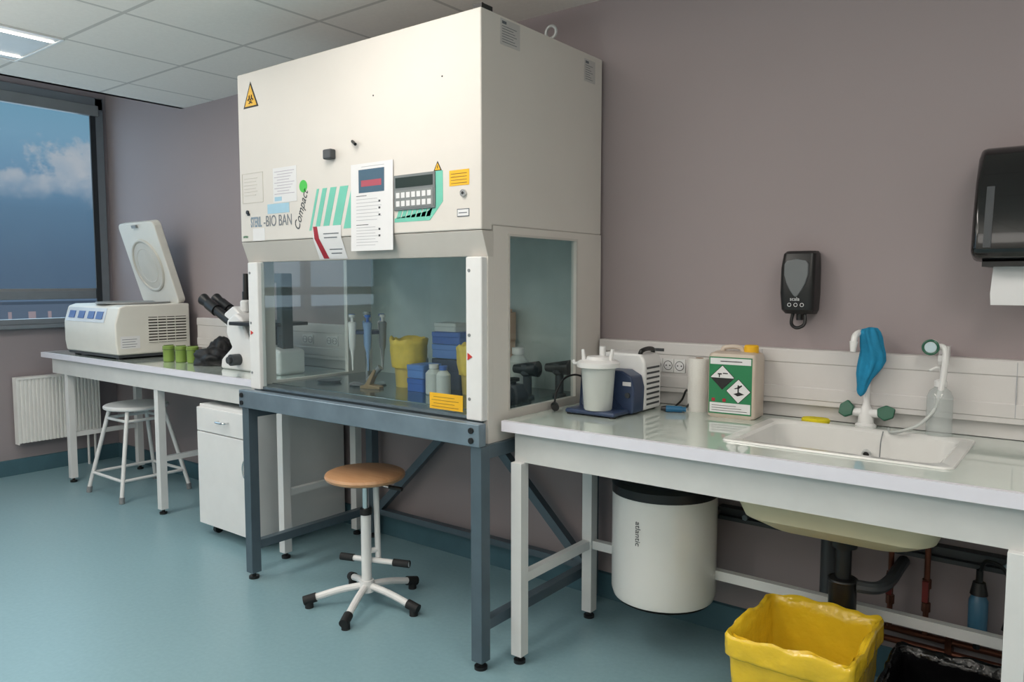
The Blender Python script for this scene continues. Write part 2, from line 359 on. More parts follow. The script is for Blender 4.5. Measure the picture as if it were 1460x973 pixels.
text(cab,'Compact',.056,(-2.735,YF-.001,1.615),(R(90),R(-68),0),DGREY,sx=.85,shear=.35)
text(cab,'aristo',.02,(-3.145,YF-.001,1.60),FY,GREEN,sx=.8)
m=M(); m.c=0; m.prism([(-3.118,2.178),(-3.005,2.178),(-3.0615,2.292)],'y',YF-.001,YF); m.c=1; m.prism([(-3.106,2.185),(-3.017,2.185),(-3.0615,2.276)],'y',YF-.002,YF)
m.c=0
bc=(-3.0615,2.213)
for a in (90,210,330):
    cx_,cz_=bc[0]+.0115*math.cos(R(a)),bc[1]+.0115*math.sin(R(a)); m.torus((cx_,YF-.002,cz_),.010,.0022,arc=(a+40,a+320))
m.torus((bc[0],YF-.002,bc[1]),.012,.0013)
m.done('biohazard_sign',[INK,YELL],cab,w=True)
cp=bpy.data.objects.new('control_panel',None); COL.objects.link(cp); cp.parent=cab; WP['control_panel']=Vector((-2.04,YF,1.735)); cp.location=WP['control_panel']-WP[cab.name]
m=M(); m.box(-2.148,-1.935,YF-.006,YF,1.668,1.80); m.done('panel_body',pm('panel_grey','#6f7577',.45),cp,bevel=.003,w=True)
m=M(); m.box(-2.138,-1.945,YF-.007,YF-.005,1.752,1.79); m.done('display',pm('lcd','#2e3a38',.15),cp,w=True)
m=M(); m.box(-2.14,-1.943,YF-.0075,YF-.005,1.677,1.742); m.done('keypad',pm('keypad_grey','#7b8080',.4),cp,w=True)
for r_ in range(2):
    for k in range(7):
        m=M(); m.box(-2.133+k*.027,-2.114+k*.027,YF-.009,YF-.007,1.683+r_*.031,1.703+r_*.031); m.done('button',PAPER,cp,w=True)
sy=lambda z:-.824-.005*(1.862-z)/.34
m=M(); m.c=0; m.prism([(sy(1.862)+.0008,1.862),(sy(1.862),1.862),(sy(1.522),1.522),(sy(1.522)+.0008,1.522)],'x',-2.392,-2.152)
def sd_(x0,x1,z0,z1,t=.0004): m.box(x0,x1,sy(z0)-t,sy(z1)+.0002,z0,z1)
m.c=1
for r_ in range(7): sd_(-2.36,-2.24+.012*(r_%3),1.722-r_*.0135,1.7238-r_*.0135)
for r_ in range(7): sd_(-2.36,-2.25+.015*(r_%2),1.612-r_*.0115,1.6137-r_*.0115)
sd_(-2.33,-2.20,1.848,1.850)
m.c=4
sd_(-2.36,-2.30,1.735,1.7375); sd_(-2.36,-2.29,1.622,1.6245)
for z in (1.708,1.682,1.655,1.60,1.575): sd_(-2.232,-2.222,z,z+.008)
m.c=2; sd_(-2.345,-2.20,1.748,1.838,.0006)
m.c=3; m.box(-2.33,-2.215,sy(1.793)-.0016,sy(1.778),1.772,1.796)
m.done('instruction_sheet',[PAPER,LINEG,pm('photo_teal','#3a5a70',.5),pm('photo_red','#a84858',.5),DGREY],cab,w=True)
m=M()
m.c=0; dec(m,-2.91,-2.745,1.745,1.895,YF)
m.c=1
for r_ in range(9): dec(m,-2.90+.02*(r_%2),-2.76-.012*(r_%4),1.877-r_*.012,1.8795-r_*.012,YF-.0012,.0006)
m.c=2; dec(m,-2.90,-2.85,1.752,1.77,YF-.0012,.0006)
m.done('inspection_note',[PAPER,pm('note_print','#b0aab8',.6),LBLUE],cab,w=True)
m=M()
for r_ in range(6): dec(m,-3.13,-3.04+.01*(r_%2),1.79+r_*.015,1.7918+r_*.015,YF)
for a in ((-3.145,-2.985,1.755,1.758),(-3.145,-2.985,1.887,1.89),(-3.145,-3.142,1.758,1.887),(-2.988,-2.985,1.758,1.887)): dec(m,*a,YF)
m.done('document_sleeve',pm('sleeve','#c2bdb3',.3),cab,w=True)
m=M(); dec(m,-2.955,-2.80,1.70,1.742,YF); m.done('pale_blue_label',LBLUE,cab,w=True)
m=M(); dec(m,-3.07,-2.98,1.585,1.64,YF); m.done('small_tag',PAPER,cab,w=True)
m=M(); disc(m,-2.70,1.803,.026,YF); m.done('green_dot_sticker',LIME,cab,w=True)
m=M(); m.c=0; dec(m,-1.868,-1.775,1.74,1.795,YF); m.c=1
for r_ in range(4): dec(m,-1.86,-1.785,1.748+r_*.011,1.7498+r_*.011,YF-.0012,.0005)
m.done('yellow_notice',[YELL,pm('print_brown','#6a5020',.6)],cab,w=True)
m=M(); m.c=1
m.prism([(-1.945,1.80),(-1.905,1.80),(-1.925,1.835)],'y',YF-.001,YF); m.c=0; m.prism([(-1.939,1.803),(-1.911,1.803),(-1.925,1.828)],'y',YF-.0015,YF); m.c=1; m.box(-1.9265,-1.9235,YF-.002,YF,1.808,1.819)
m.done('warning_triangle',[YELL,INK],cab,w=True)
m=M(); m.c=0; m.cyl((-1.80,YF,1.712),(-1.80,YF-.008,1.712),.013); m.c=1; m.cyl((-1.80,YF-.008,1.712),(-1.80,YF-.009,1.712),.005); m.done('key_lock',[CHROME,BLACK],cab,w=True)
m=M(); m.cyl((-3.105,YF,1.715),(-3.105,YF-.006,1.715),.009);m.box(-3.108,-3.09,YF-.003,YF,1.70,1.71); m.done('hook',BLACK,cab,w=True)
m=M(); m.c=1; dec(m,-1.832,-1.775,1.63,1.658,YF); m.c=0; dec(m,-1.829,-1.778,1.633,1.655,YF-.0012,.0004); m.c=1; dec(m,-1.824,-1.785,1.642,1.645,YF-.0016,.0003); m.done('rating_label',[PAPER,TEXTG],cab,w=True)
m=M(); m.box(-2.535,-2.485,YF-.03,YF,1.895,1.935); m.done('knob_block',DGREY,cab,bevel=.006,w=True)
m=M(); m.cyl((-2.385,YF,1.955),(-2.345,YF-.02,1.937),.006); m.done('latch_pin',BLACK,cab,w=True)
for (x,z) in ((-2.26,2.115),(-1.9,2.13)):
    m=M(); disc(m,x,z,.003,YF); m.done('screw',INK,cab,w=True)
fz=lambda z:(-.8185+.034*(1.58-z)/.09 if z<1.58 else -.82)
m=M(); m.c=1; g_=-.0018
m.add([(-2.64,fz(1.63)+g_,1.63),(-2.46,fz(1.63)+g_,1.63),(-2.46,fz(1.58)+g_,1.58),(-2.64,fz(1.58)+g_,1.58),(-2.46,fz(1.495)+g_,1.495),(-2.64,fz(1.495)+g_,1.495)],[(0,1,2,3),(3,2,4,5)])
m.c=0; g_=-.0026
m.add([(-2.638,fz(1.63)+g_,1.63),(-2.612,fz(1.63)+g_,1.63),(-2.60,fz(1.58)+g_,1.58),(-2.63,fz(1.58)+g_,1.58),(-2.575,fz(1.497)+g_,1.497),(-2.61,fz(1.497)+g_,1.497)],[(0,1,2,3),(3,2,4,5)])
m.c=2
for r_ in range(6):
    z=1.60-r_*.016
    m.add([(-2.572+.004*r_,fz(z)+g_,z),(-2.475-.01*(r_%2),fz(z)+g_,z),(-2.475-.01*(r_%2),fz(z-.004)+g_,z-.004),(-2.572+.004*r_,fz(z-.004)+g_,z-.004)],[(0,1,2,3)])
m.done('safety_notice',[RED,PAPER,TEXTG],cab,w=True)
m=M(); m.c=0; m.box(-1.995,-1.83,-.7985,-.797,.925,.985); m.c=1
for r_ in range(4): m.box(-1.985+.01*(r_%2),-1.85-.02*(r_%2),-.7992,-.798,.934+r_*.012,.9355+r_*.012)
m.done('glass_warning_label',[YELL,pm('print_brown','#6a5020',.6)],cab,w=True)
AR=pm('arrow_red','#c03028',.5)
m=M(); m.prism([(-1.79,1.12),(-1.768,1.133),(-1.79,1.146)],'y',-.817,-.8151); m.done('red_arrow',AR,cab,w=True)
m=M(); m.prism([(-3.115,1.155),(-3.095,1.165),(-3.115,1.175)],'y',-.817,-.8151); m.done('red_arrow',AR,cab,w=True)
PS=pm('plate_silver','#bdbbb9',.4)
for ya,yb,za,zb in ((-.715,-.60,2.235,2.325),(-.165,-.08,2.22,2.31)):
    m=M(); m.c=0; m.box(CX1,CX1+.001,ya,yb,za,zb); m.c=1
    for r_ in range(7): m.box(CX1+.001,CX1+.0015,ya+.01,yb-.02-.01*(r_%3),za+.01+r_*.009,za+.012+r_*.009)
    m.box(CX1+.001,CX1+.0015,ya+.01,ya+.035,zb-.017,zb-.007)
    m.done('type_plate',[PS,TEXTG],cab,w=True)
m=M(); m.torus((-1.77,-.33,CZT+.045),.024,.006,ax='y'); m.cyl((-1.77,-.33,CZT),(-1.77,-.33,CZT+.024),.011); m.done('lifting_eye',pm('eye_zinc','#b9bcbd',.4,metal=.4),cab,w=True)
m=M(); m.box(-1.79,-1.75,-.78,-.72,CZT,CZT+.03); m.tube([(-1.77,-.75,CZT+.025),(-1.80,-.72,CZT+.05),(-1.85,-.7,CZT+.02)],.006); m.done('cable_gland',BLACK,cab,w=True)

# ---------------------------------------------------------------- cabinet stand
st=thing('equipment_stand','blue-grey steel stand with diagonal braces under the safety cabinet','stand',(-2.44,-.42,0))
m=M(); m.box(-3.155,-1.70,-.862,-.822,.82,.902); m.done('front_beam',BEAM,st,bevel=.004,w=True)
for x in (-3.13,-1.735):
    for z in (.842,.878):
        m=M(); m.cyl((x,-.862,z),(x,-.868,z),.011,n=12); m.done('bolt',BLACK,st,w=True)
for x in (-3.15,-1.75):
    for ya,yb in ((-.85,-.80),(-.10,-.05)):
        m=M(); m.box(x,x+.05,ya,yb,.03,.82); lg=m.done('leg',STEELB,st,bevel=.003,w=True); WP[lg.name]=WP[st.name]
        m=M(); m.cyl((x+.025,ya+.025,0),(x+.025,ya+.025,.012),.024); m.cyl((x+.025,ya+.025,.010),(x+.025,ya+.025,.031),.01); m.done('levelling_foot',BLACK,lg,w=True)
    m=M(); m.box(x+.005,x+.045,-.80,-.10,.14,.18); m.done('side_rail',STEELB,st,bevel=.003,w=True)
    m=M(); m.box(x+.005,x+.045,-.80,-.10,.77,.82); m.done('side_rail',STEELB,st,bevel=.003,w=True)
m=M(); m.box(-3.10,-1.75,-.095,-.055,.14,.17); m.done('back_rail',STEELB,st,w=True)
m=M(); m.box(-3.10,-1.75,-.10,-.05,.77,.82); m.done('back_rail',STEELB,st,w=True)
for s_ in (-1,1):
    m=M(); p0=Vector((-2.42,-.075,.79)); p1=Vector((-2.42+s_*.66,-.075,.16)); d=(p1-p0); L_=d.length
    m.box(-.02,.02,-.02,.02,0,L_); m.xf(Matrix.Translation(p0)@d.to_track_quat('Z','Y').to_matrix().to_4x4()); m.done('diagonal_brace',STEELB,st,w=True)

# ---------------------------------------------------------------- benches
def leg(par,x,y,z1,s=.045):
    m=M(); m.box(x-s/2,x+s/2,y-s/2,y+s/2,.03,z1); lg=m.done('leg',WHITEM,par,bevel=.002,w=True); WP[lg.name]=WP[par.name]
    m=M(); m.cyl((x,y,0),(x,y,.012),.022); m.cyl((x,y,.010),(x,y,.031),.009); m.done('levelling_foot',BLACK,lg,w=True)
lb=thing('laboratory_bench','long white laboratory bench with pale green glazed top by the window','workbench',(-4.57,-.32,0))
m=M(); m.c=0; m.box(-5.97,-3.175,-.60,-.02,.868,.90); m.c=1; m.box(-5.97,-3.175,-.62,-.60,.865,.90); m.box(-5.985,-5.97,-.62,-.02,.865,.90)
m.done('worktop',[TOP,EDGE],lb,w=True)
m=M(); m.prism([(-5.85,-.60),(-3.20,-.60),(-3.20,-.58),(-5.83,-.58),(-5.83,-.05),(-5.85,-.05)],'z',.76,.865); m.done('apron',APRON,lb,w=True)
for x in (-5.66,-4.44,-3.23):
    for y in (-.57,-.10): leg(lb,x,y,.865 if y>-.5 else .76)
    m=M(); m.box(x-.015,x+.015,-.548,-.122,.32,.35); m.done('side_rail',WHITEM,lb,w=True)
rb=thing('laboratory_bench','white laboratory bench with pale green glazed top and inset sink','workbench',(-.6,-.36,0))
BX1=.62
SX0,SX1,SY0,SY1=-.93,-.30,-.58,-.12
m=M(); m.c=0; yf=-.72
for a in ((-1.697,SX0,yf,-.02),(SX1,BX1,yf,-.02),(SX0,SX1,yf,SY0),(SX0,SX1,SY1,-.02)): m.box(a[0],a[1],a[2],a[3],.868,.90)
m.c=1; m.box(-1.697,BX1,-.74,-.72,.862,.90)
m.done('worktop',[TOP,EDGE],rb,w=True)
m=M(); m.prism([(-1.665,-.70),(BX1-.03,-.70),(BX1-.03,-.68),(-1.645,-.68),(-1.645,-.05),(-1.665,-.05)],'z',.75,.862); m.done('apron',APRON,rb,w=True)
for x in (-1.642,-.13):
    for y in (-.702,-.22): leg(rb,x,y,.75,.046)
    m=M(); m.box(x-.015,x+.015,-.68,-.24,.30,.335); m.done('side_rail',WHITEM,rb,w=True)
m=M(); m.box(-1.62,-.15,-.235,-.205,.30,.335); m.done('back_rail',WHITEM,rb,w=True)
for xa,xb,lab in ((-4.9,-3.18,'pale wall trunking with sockets above the window bench'),(-1.705,.62,'pale wall trunking with sockets above the sink bench')):
    t=thing('wall_trunking',lab,'cable trunking',((xa+xb)/2,-.03,.9))
    m=M(); m.prism([(0,1.155),(-.045,1.155),(-.05,1.15),(-.05,1.108),(-.046,1.104),(-.046,1.020),(-.05,1.016),(-.05,.975),(-.046,.972),(-.046,.955),(-.02,.95),(-.02,.902),(0,.902)],'x',xa,xb); m.done('trunking_body',TRUNK,t,w=True)
    for xx in ((-1.0,-.2) if xb>0 else (-4.2,)):
        m=M(); m.box(xx,xx+.002,-.0506,-.045,.975,1.15); m.done('joint_line',LINEG,t,w=True)
    xs=[-1.53+.05*k for k in range(5)] if xb>0 else [-4.35,-4.30,-3.72,-3.67,-3.5,-3.45]
    for xx in xs:
        m=M(); m.c=0; m.box(xx-.0235,xx+.0235,-.052,-.046,1.036,1.09); m.c=1; m.cyl((xx,-.052,1.063),(xx,-.0535,1.063),.018); m.c=2; m.torus((xx,-.0535,1.063),.018,.0012)
        for d in (-.008,.008): m.cyl((xx+d,-.0535,1.063),(xx+d,-.0545,1.063),.003,n=8)
        m.done('socket',[WHITE,PAPER,DGREY],t,w=True)
    if xb>0:
        m=M(); m.box(-1.45,-1.40,-.0515,-.05,1.118,1.13); m.done('socket_label',DGREY,t,w=True)

# ---------------------------------------------------------------- radiator
ra=thing('radiator','white panel radiator with vertical ribs under the window','radiator',(X0+.06,-.47,0))
m=M(); ya,yb=-.74,-.18
pts=[]; n=22
for k in range(n):
    y=ya+(yb-ya)*k/n; d=(yb-ya)/n
    pts+= [(X0+.10,y),(X0+.10,y+d*.45),(X0+.088,y+d*.6),(X0+.088,y+d*.85)]
pts+=[(X0+.10,yb),(X0+.06,yb),(X0+.06,ya)]
m.prism(pts,'z',.24,.70); m.done('front_panel',RADW,ra,w=True)
m=M(); m.box(X0+.03,X0+.105,ya-.005,yb+.005,.70,.715); m.box(X0+.03,X0+.1,ya-.005,ya,.23,.70); m.box(X0+.03,X0+.1,yb,yb+.005,.23,.70); m.box(X0+.035,X0+.05,ya,yb,.24,.70); m.done('casing',RADW,ra,w=True)
for y in (-.585,-.335):
    m=M(); m.box(X0,X0+.04,y-.015,y+.015,.3,.65); m.done('bracket',GREY,ra,w=True)
for y in (-.26,-.21):
    m=M(); m.cyl((X0+.07,y,0),(X0+.07,y,.25),.009); m.done('supply_pipe',WHITEM,ra,w=True)

# ---------------------------------------------------------------- drawer unit
du=thing('drawer_unit','white mobile pedestal with one drawer and a door','cabinet',(-3.665,-.34,0))
ux0,ux1,uy0,uy1=-3.93,-3.40,-.63,-.04
m=M(); m.box(ux0,ux1,uy0+.02,uy1,.06,.73); m.done('body',WHITEM,du,bevel=.003,w=True)
dr=M(); dr.box(ux0+.002,ux1-.002,uy0,uy0+.019,.585,.715); d1=dr.done('drawer',WHITE,du,bevel=.003,w=True); WP[d1.name]=WP[du.name]
dm=M(); dm.box(ux0+.002,ux1-.002,uy0,uy0+.019,.065,.58); d2=dm.done('door',WHITE,du,bevel=.003,w=True); WP[d2.name]=WP[du.name]
m=M(); m.tube([(-3.71,uy0,.655),(-3.705,uy0-.025,.655),(-3.665,uy0-.03,.655),(-3.625,uy0-.025,.655),(-3.62,uy0,.655)],.005); m.done('handle',CHROME,d1,w=True)
m=M(); m.tube([(-3.44,uy0,.49),(-3.445,uy0-.025,.485),(-3.455,uy0-.03,.44),(-3.445,uy0-.025,.395),(-3.44,uy0,.39)],.005); m.done('handle',CHROME,d2,w=True)
for x in (-3.86,-3.47):
    for y in (-.56,-.11):
        m=M(); m.cyl((x-.012,y,.025),(x+.012,y,.025),.025); m.box(x-.015,x+.015,y-.012,y+.015,.035,.06); m.done('caster',BLACK,du,w=True)

# ---------------------------------------------------------------- stools
ws=thing('swivel_stool','round beech seat stool on white five-star base with rubber feet','stool',(-2.475,-.70,0))
m=M(); m.lathe([(.01,.555),(.155,.555),(.168,.562),(.172,.572),(.168,.582),(.155,.588),(.01,.587)],n=48); m.done('seat',WOOD,ws)
m=M(); m.lathe([(.05,.548),(.05,.555)]); m.cyl((0,0,.40),(0,0,.55),.014); m.done('gas_lift',CHROME,ws)
m=M(); m.cyl((0,0,.07),(0,0,.42),.022,.022); m.cyl((0,0,.06),(0,0,.11),.034,.03); m.done('column',WHITE,ws)
m=M(); m.cyl((0,0,.40),(0,0,.425),.026); m.done('collar',RUBBER,ws)
m=M(); m.tube([(0,.02,.535),(.05,.03,.53),(.12,.05,.525)],.006); m.c=1; m.cyl((.1,.045,.526),(.16,.062,.522),.009); m.done('height_lever',[CHROME,BLACK],ws)
m=M(); m.cyl((.015,.045,.545),(.02,.05,.185),.013); m.cyl((-.13,-.02,.19),(.17,.09,.19),.012); m.c=1; m.cyl((-.14,-.023,.19),(-.08,-.002,.19),.016); m.cyl((.10,.065,.19),(.17,.09,.19),.016); m.c=0; m.cyl((0,0,.235),(.02,.05,.235),.012); m.done('footrest',[WHITE,RUBBER],ws)
for k in range(5):
    a=R(-134+72*k); ca,sa=math.cos(a),math.sin(a)
    m=M(); m.tube([(.02*ca,.02*sa,.085),(.12*ca,.12*sa,.07),(.25*ca,.25*sa,.035)],.015,sub=3); lg=m.done('leg',WHITE,ws)
    m=M(); m.cyl((.215*ca,.215*sa,.045),(.268*ca,.268*sa,.031),.02); m.cyl((.245*ca,.245*sa,0),(.245*ca,.245*sa,.035),.018)
    m.done('foot',RUBBER,lg)
ls=thing('lab_stool','white tubular stool with flat round seat tucked under the bench','stool',(-5.07,-.40,0))
m=M(); m.lathe([(.01,.565),(.19,.565),(.2,.572),(.2,.585),(.19,.592),(.01,.592)]); m.done('seat',WHITEM,ls)
for sx_ in (-1,1):
    for sy_ in (-1,1):
        m=M(); m.cyl((sx_*.12,sy_*.12,.566),(sx_*.225,sy_*.225,.03),.013); lg=m.done('leg',WHITEM,ls)
        m=M(); m.cyl((sx_*.226,sy_*.226,0),(sx_*.222,sy_*.222,.04),.017); m.done('foot',GREY,lg)
for q,z in ((.205,.135),(.135,.50)):
    m=M()
    for a,b_ in (((-1,-1),(1,-1)),((1,-1),(1,1)),((1,1),(-1,1)),((-1,1),(-1,-1))): m.cyl((a[0]*q,a[1]*q,z),(b_[0]*q,b_[1]*q,z),.01)
    m.done('foot_rail',WHITEM,ls)

# ---------------------------------------------------------------- centrifuge
ce=thing('centrifuge','beige benchtop centrifuge with its lid raised open','centrifuge',(-5.32,-.32,.90))
m=M(); m.prism([(-.565,.93),(-.575,1.0),(-.575,1.13),(-.545,1.235),(-.50,1.25),(-.07,1.255),(-.07,.93)],'x',-5.69,-4.95); m.done('body',BEIGE,ce,bevel=.012,w=True,seg=3)
m=M(); m.box(-5.68,-4.96,-.555,-.08,.912,.93)
for x in (-5.62,-5.02):
    for y in (-.52,-.12): m.cyl((x,y,.9),(x,y,.93),.02)
m.done('foot_plinth',DGREY,ce,w=True)
m=M(); m.prism([(-.5775,1.135),(-.549,1.228),(-.547,1.228),(-.5755,1.135)],'x',-5.66,-5.10); m.done('control_panel',pm('panel_pale','#c6cbd2',.3),ce,w=True)
for xx in (-5.62,-5.48,-5.34,-5.22):
    m=M(); m.prism([(-.5755,1.158),(-.5605,1.206),(-.553,1.206),(-.570,1.158)],'x',xx,xx+.085)
    m.done('display',pm('panel_blue','#3f5f9c',.3),ce,w=True)
m=M(); m.lathe([(.23,.002),(.23,.012),(.21,.014),(.19,.004),(.05,.001),(.01,.001)],(-5.24,-.31,1.253),cap=False); m.done('chamber_rim',pm('rim_grey','#8d8f8f',.5),ce,w=True)
m=M(); m.c=0; m.box(-4.952,-4.949,-.36,-.10,1.0,1.17); m.c=1
for k in range(9): m.box(-4.95,-4.944,-.36,-.10,1.003+k*.019,1.013+k*.019)
for k in range(3): m.box(-4.95,-4.944,-.30+k*.06,-.297+k*.06,1.0,1.17)
m.done('vent_grille',[pm('vent_dark','#3d3a34',.6),BEIGE],ce,w=True)
m=M(); m.c=0; m.box(-4.949,-4.948,-.545,-.42,.97,1.05); m.c=1
for k in range(4): m.box(-4.948,-4.9475,-.535,-.45+.01*(k%2),.98+k*.016,.983+k*.016)
m.done('rating_label',[PAPER,TEXTG],ce,w=True)
lid=M()
lid.c=0; lid.prism(rr(0,.29,.245,.29,.04),'z',-.02,.035)
T=Matrix.Translation((-5.235,-.085,1.255))@Matrix.Rotation(R(107),4,'X')
lid.xf(T); l1=lid.done('lid',[BEIGE],ce,bevel=.008,w=True); WP[l1.name]=WP[ce.name]
m=M(); m.torus((0,.28,.035),.175,.013,ax='z',n=40); m.torus((0,.28,.035),.12,.008,ax='z',n=40); m.lathe([(.175,0),(.175,.006),(.12,.008),(.02,.012)],(0,.28,.033),cap=True); m.xf(T); m.done('seal_ring',pm('seal','#c4c1b9',.5),l1,w=True)
m=M(); m.box(-.03,.03,.545,.565,.03,.05); m.xf(T); m.done('latch',GREY,l1,w=True)
for x in (-.18,.18):
    m=M(); m.cyl((x-.03,0,0),(x+.03,0,0),.015); m.xf(T); m.done('hinge',GREY,ce,w=True)

proto=None
for i,(x,y) in enumerate(((-4.63,-.40),(-4.53,-.375),(-4.44,-.35))):
    if proto is None:
        t=thing('centrifuge_cup','olive green plastic centrifuge bucket with ribbed cap','cup',(x,y,.9),group='green centrifuge buckets')
        m=M(); m.lathe([(.028,0),(.033,.004),(.034,.075),(.036,.078),(.036,.098),(.030,.102),(.01,.102)]); a=m.done('cup_body',CUPG,t)
        m=M(); m.box(-.004,.004,-.03,.03,.1015,.106); b2=m.done('cap_rib',pm('olive_dark','#5b7038',.4),t)
        m=M(); m.torus((0,0,.079),.0365,.002,ax='z'); b3=m.done('cup_ring',pm('olive_dark','#5b7038',.4),t); proto=(t,a,b2,b3)
    else:
        t=proto[0].copy(); t.location=(x,y,.9); COL.objects.link(t)
        for p in proto[1:]:
            q=p.copy(); q.parent=t; COL.objects.link(q)
def crumple(name,mat,c,rx,ry,rz,label,cat,seed=1,amp=.25):
    bm=bmesh.new(); bmesh.ops.create_icosphere(bm,subdivisions=4,radius=1)
    for v in bm.verts:
        n=noise.noise(v.co*1.8+Vector((seed,0,0)))*amp+noise.noise(v.co*5+Vector((0,seed,0)))*amp*.5
        v.co*=1+n; v.co=Vector((v.co.x*rx,v.co.y*ry,max(-.35,v.co.z)*rz))
    mz=min(v.co.z for v in bm.verts)
    for v in bm.verts: v.co.z-=mz
    me=bpy.data.meshes.new(name); bm.to_mesh(me); bm.free()
    for p in me.polygons: p.use_smooth=True
    me.materials.append(mat); o=bpy.data.objects.new(name,me); COL.objects.link(o); o.location=c; top(o,label,cat); return o
crumple('dust_cover',pm('black_nylon','#141518',.6,bump=.3),(-4.27,-.33,.9),.14,.09,.07,'crumpled black microscope dust cover on the bench','cover',3,.35)
crumple('dust_cover',pm('black_nylon','#141518',.6,bump=.3),(-4.42,-.16,.9),.10,.08,.11,'black folded nylon cover by the wall trunking','cover',9,.35)

# ---------------------------------------------------------------- microscope
mi=thing('microscope','white inverted microscope with black binocular eyepieces','microscope',(-3.76,-.34,.90)); mi.scale=(1.3,1.2,1.3)
m=M(); m.prism([(-.20,0),(.24,0),(.24,.10),(.10,.13),(.01,.15),(-.03,.23),(-.08,.25),(-.14,.22),(-.15,.16),(-.11,.10),(-.19,.045)],'y',-.07,.07); m.done('body',WHITE,mi,bevel=.014,seg=3)
m=M(); m.prism([(-.08,.16),(-.05,.235),(-.12,.28),(-.19,.245),(-.19,.19)],'y',-.05,.05); m.cyl((-.09,0,.25),(-.09,0,.305),.024); m.done('viewing_head',WHITE,mi,bevel=.01)
for s_ in (-1,1):
    m=M(); m.cyl((-.14,s_*.032,.20),(-.27,s_*.034,.258),.024,.022); m.cyl((-.265,s_*.034,.256),(-.33,s_*.034,.285),.028,.027); m.cyl((-.33,s_*.034,.285),(-.375,s_*.034,.305),.021,.028); m.done('eyepiece',[BLACK],mi)
m=M(); m.box(-.05,.20,-.12,.12,.20,.215); m.box(.14,.16,-.03,.03,.12,.2); m.done('stage',BLACK,mi,bevel=.003)
m=M(); m.cyl((.06,0,.13),(.06,0,.185),.028,.02); m.cyl((.06,0,.18),(.06,0,.2),.012); m.done('objective',CHROME,mi)
m=M(); m.box(.17,.21,-.03,.03,.10,.42); m.box(.0,.21,-.025,.025,.38,.42); m.done('lamp_pillar',DGREY,mi,bevel=.006)
m=M(); m.cyl((.04,0,.38),(.04,0,.29),.03,.025); m.cyl((.04,0,.29),(.04,0,.26),.035,.03); m.cyl((.04,0,.42),(.04,0,.47),.035); m.done('condenser',BLACK,mi)
for s_ in (-1,1):
    m=M(); m.cyl((-.05,s_*.07,.05),(-.05,s_*.115,.05),.025); m.cyl((-.05,s_*.115,.05),(-.05,s_*.13,.05),.015); m.done('focus_knob',DGREY,mi)
co=thing('camera_column','black optical column instrument standing beside the microscope','instrument',(-4.17,-.14,.90))
m=M(); m.box(-.07,.07,-.06,.06,0,.03); m.done('base',BLACK,co,bevel=.006)
m=M(); m.cyl((0,0,.03),(0,0,.50),.013); m.done('pole',BLACK,co)
m=M(); m.cyl((0,-.0,.36),(0,0,.44),.026); m.cyl((0,0,.44),(0,0,.55),.02,.018); m.cyl((0,0,.28),(0,0,.33),.028); m.done('optical_tube',BLACK,co)

# ---------------------------------------------------------------- items in the cabinet
ZT=.915
ps=thing('pipette_stand','rotary pipette stand holding blue and white pipettes','pipette stand',(-2.73,-.45,ZT))
m=M(); m.lathe([(.082,0),(.088,.006),(.075,.014),(.01,.02)]); m.cyl((0,0,.01),(0,0,.33),.011); m.cyl((0,0,.33),(0,0,.345),.018); m.done('stand',pm('stand_metal','#9aa0a4',.25,metal=.8),ps)
m=M(); m.lathe([(.035,.24),(.072,.243),(.072,.258),(.01,.262)]); m.done('carousel',BLUED,ps)
for k in range(6):
    a=R(60*k+20); x,y=.080*math.cos(a),.080*math.sin(a)
    pp=thing('pipette','single-channel pipette with blue plunger hanging in a stand','pipette',(-2.73+x,-.45+y,ZT+.075),group='hanging pipettes')
    m=M(); m.lathe([(.003,0),(.005,.05),(.009,.09),(.015,.11),(.018,.19),(.020,.22),(.014,.225)],n=14); m.done('pipette_barrel',(GREY,WHITE,pm('pipette_blue','#7f9cc4',.4))[k%3],pp)
    m=M(); m.lathe([(.007,.224),(.007,.245),(.014,.247),(.014,.258),(.002,.259)],n=14); m.done('plunger',BLUEB if k%2 else WHITE,pp)
def ybin(x,y,r,h,lab,seed):
    t=thing('waste_beaker',lab,'waste container',(x,y,ZT))
    m=M(); m.lathe([(r*.75,0),(r*.9,h*.8),(r*.85,h*.8),(r*.7,.01),(.005,.01)],n=28); m.done('beaker',pm('beaker_yellow','#d9bd62',.4),t)
    n=48; loops=[]
    for (rr_,z) in ((.94,.40),(1.0,.5),(1.03,.62),(1.02,.75),(1.08,.88),(1.1,.97),(1.0,1.0),(.86,.95),(.78,.6),(.6,.2)):
        L=[]
        for i in range(n):
            a=2*math.pi*i/n; d=noise.noise(Vector((math.cos(a)*3+seed,math.sin(a)*3,z*5)))*.12
            L.append((r*(rr_+d)*math.cos(a),r*(rr_+d)*math.sin(a),h*z+noise.noise(Vector((math.cos(a)*2,math.sin(a)*2,seed)))*.025*(z>.9)))
        loops.append(L)
    m=M(); m.loft(loops,False,True); m.done('liner_bag',YCUP,t,ang=80)
ybin(-2.545,-.36,.082,.225,'small beaker lined with a yellow waste bag',5)
ybin(-2.145,-.36,.072,.21,'second beaker lined with a yellow bag behind the post',6)
def tipbox(x,y,z,w,d,h,mat,lab,rz=0):
    t=thing('tip_box',lab,'box',(x,y,z),rz,group='stacked pipette tip boxes')
    m=M(); m.prism(rr(0,0,w/2,d/2,.008),'z',0,h*.6); m.done('tray',mat,t,bevel=.002)
    m=M(); m.prism(rr(0,0,w/2+.002,d/2+.002,.009),'z',h*.6,h*.96); m.prism(rr(0,0,w/2-.01,d/2-.01,.009),'z',h*.96,h); m.done('lid',mat,t,bevel=.002)
BLB2=pm('blue_plastic_light','#5a86cc',.35,trans=.1)
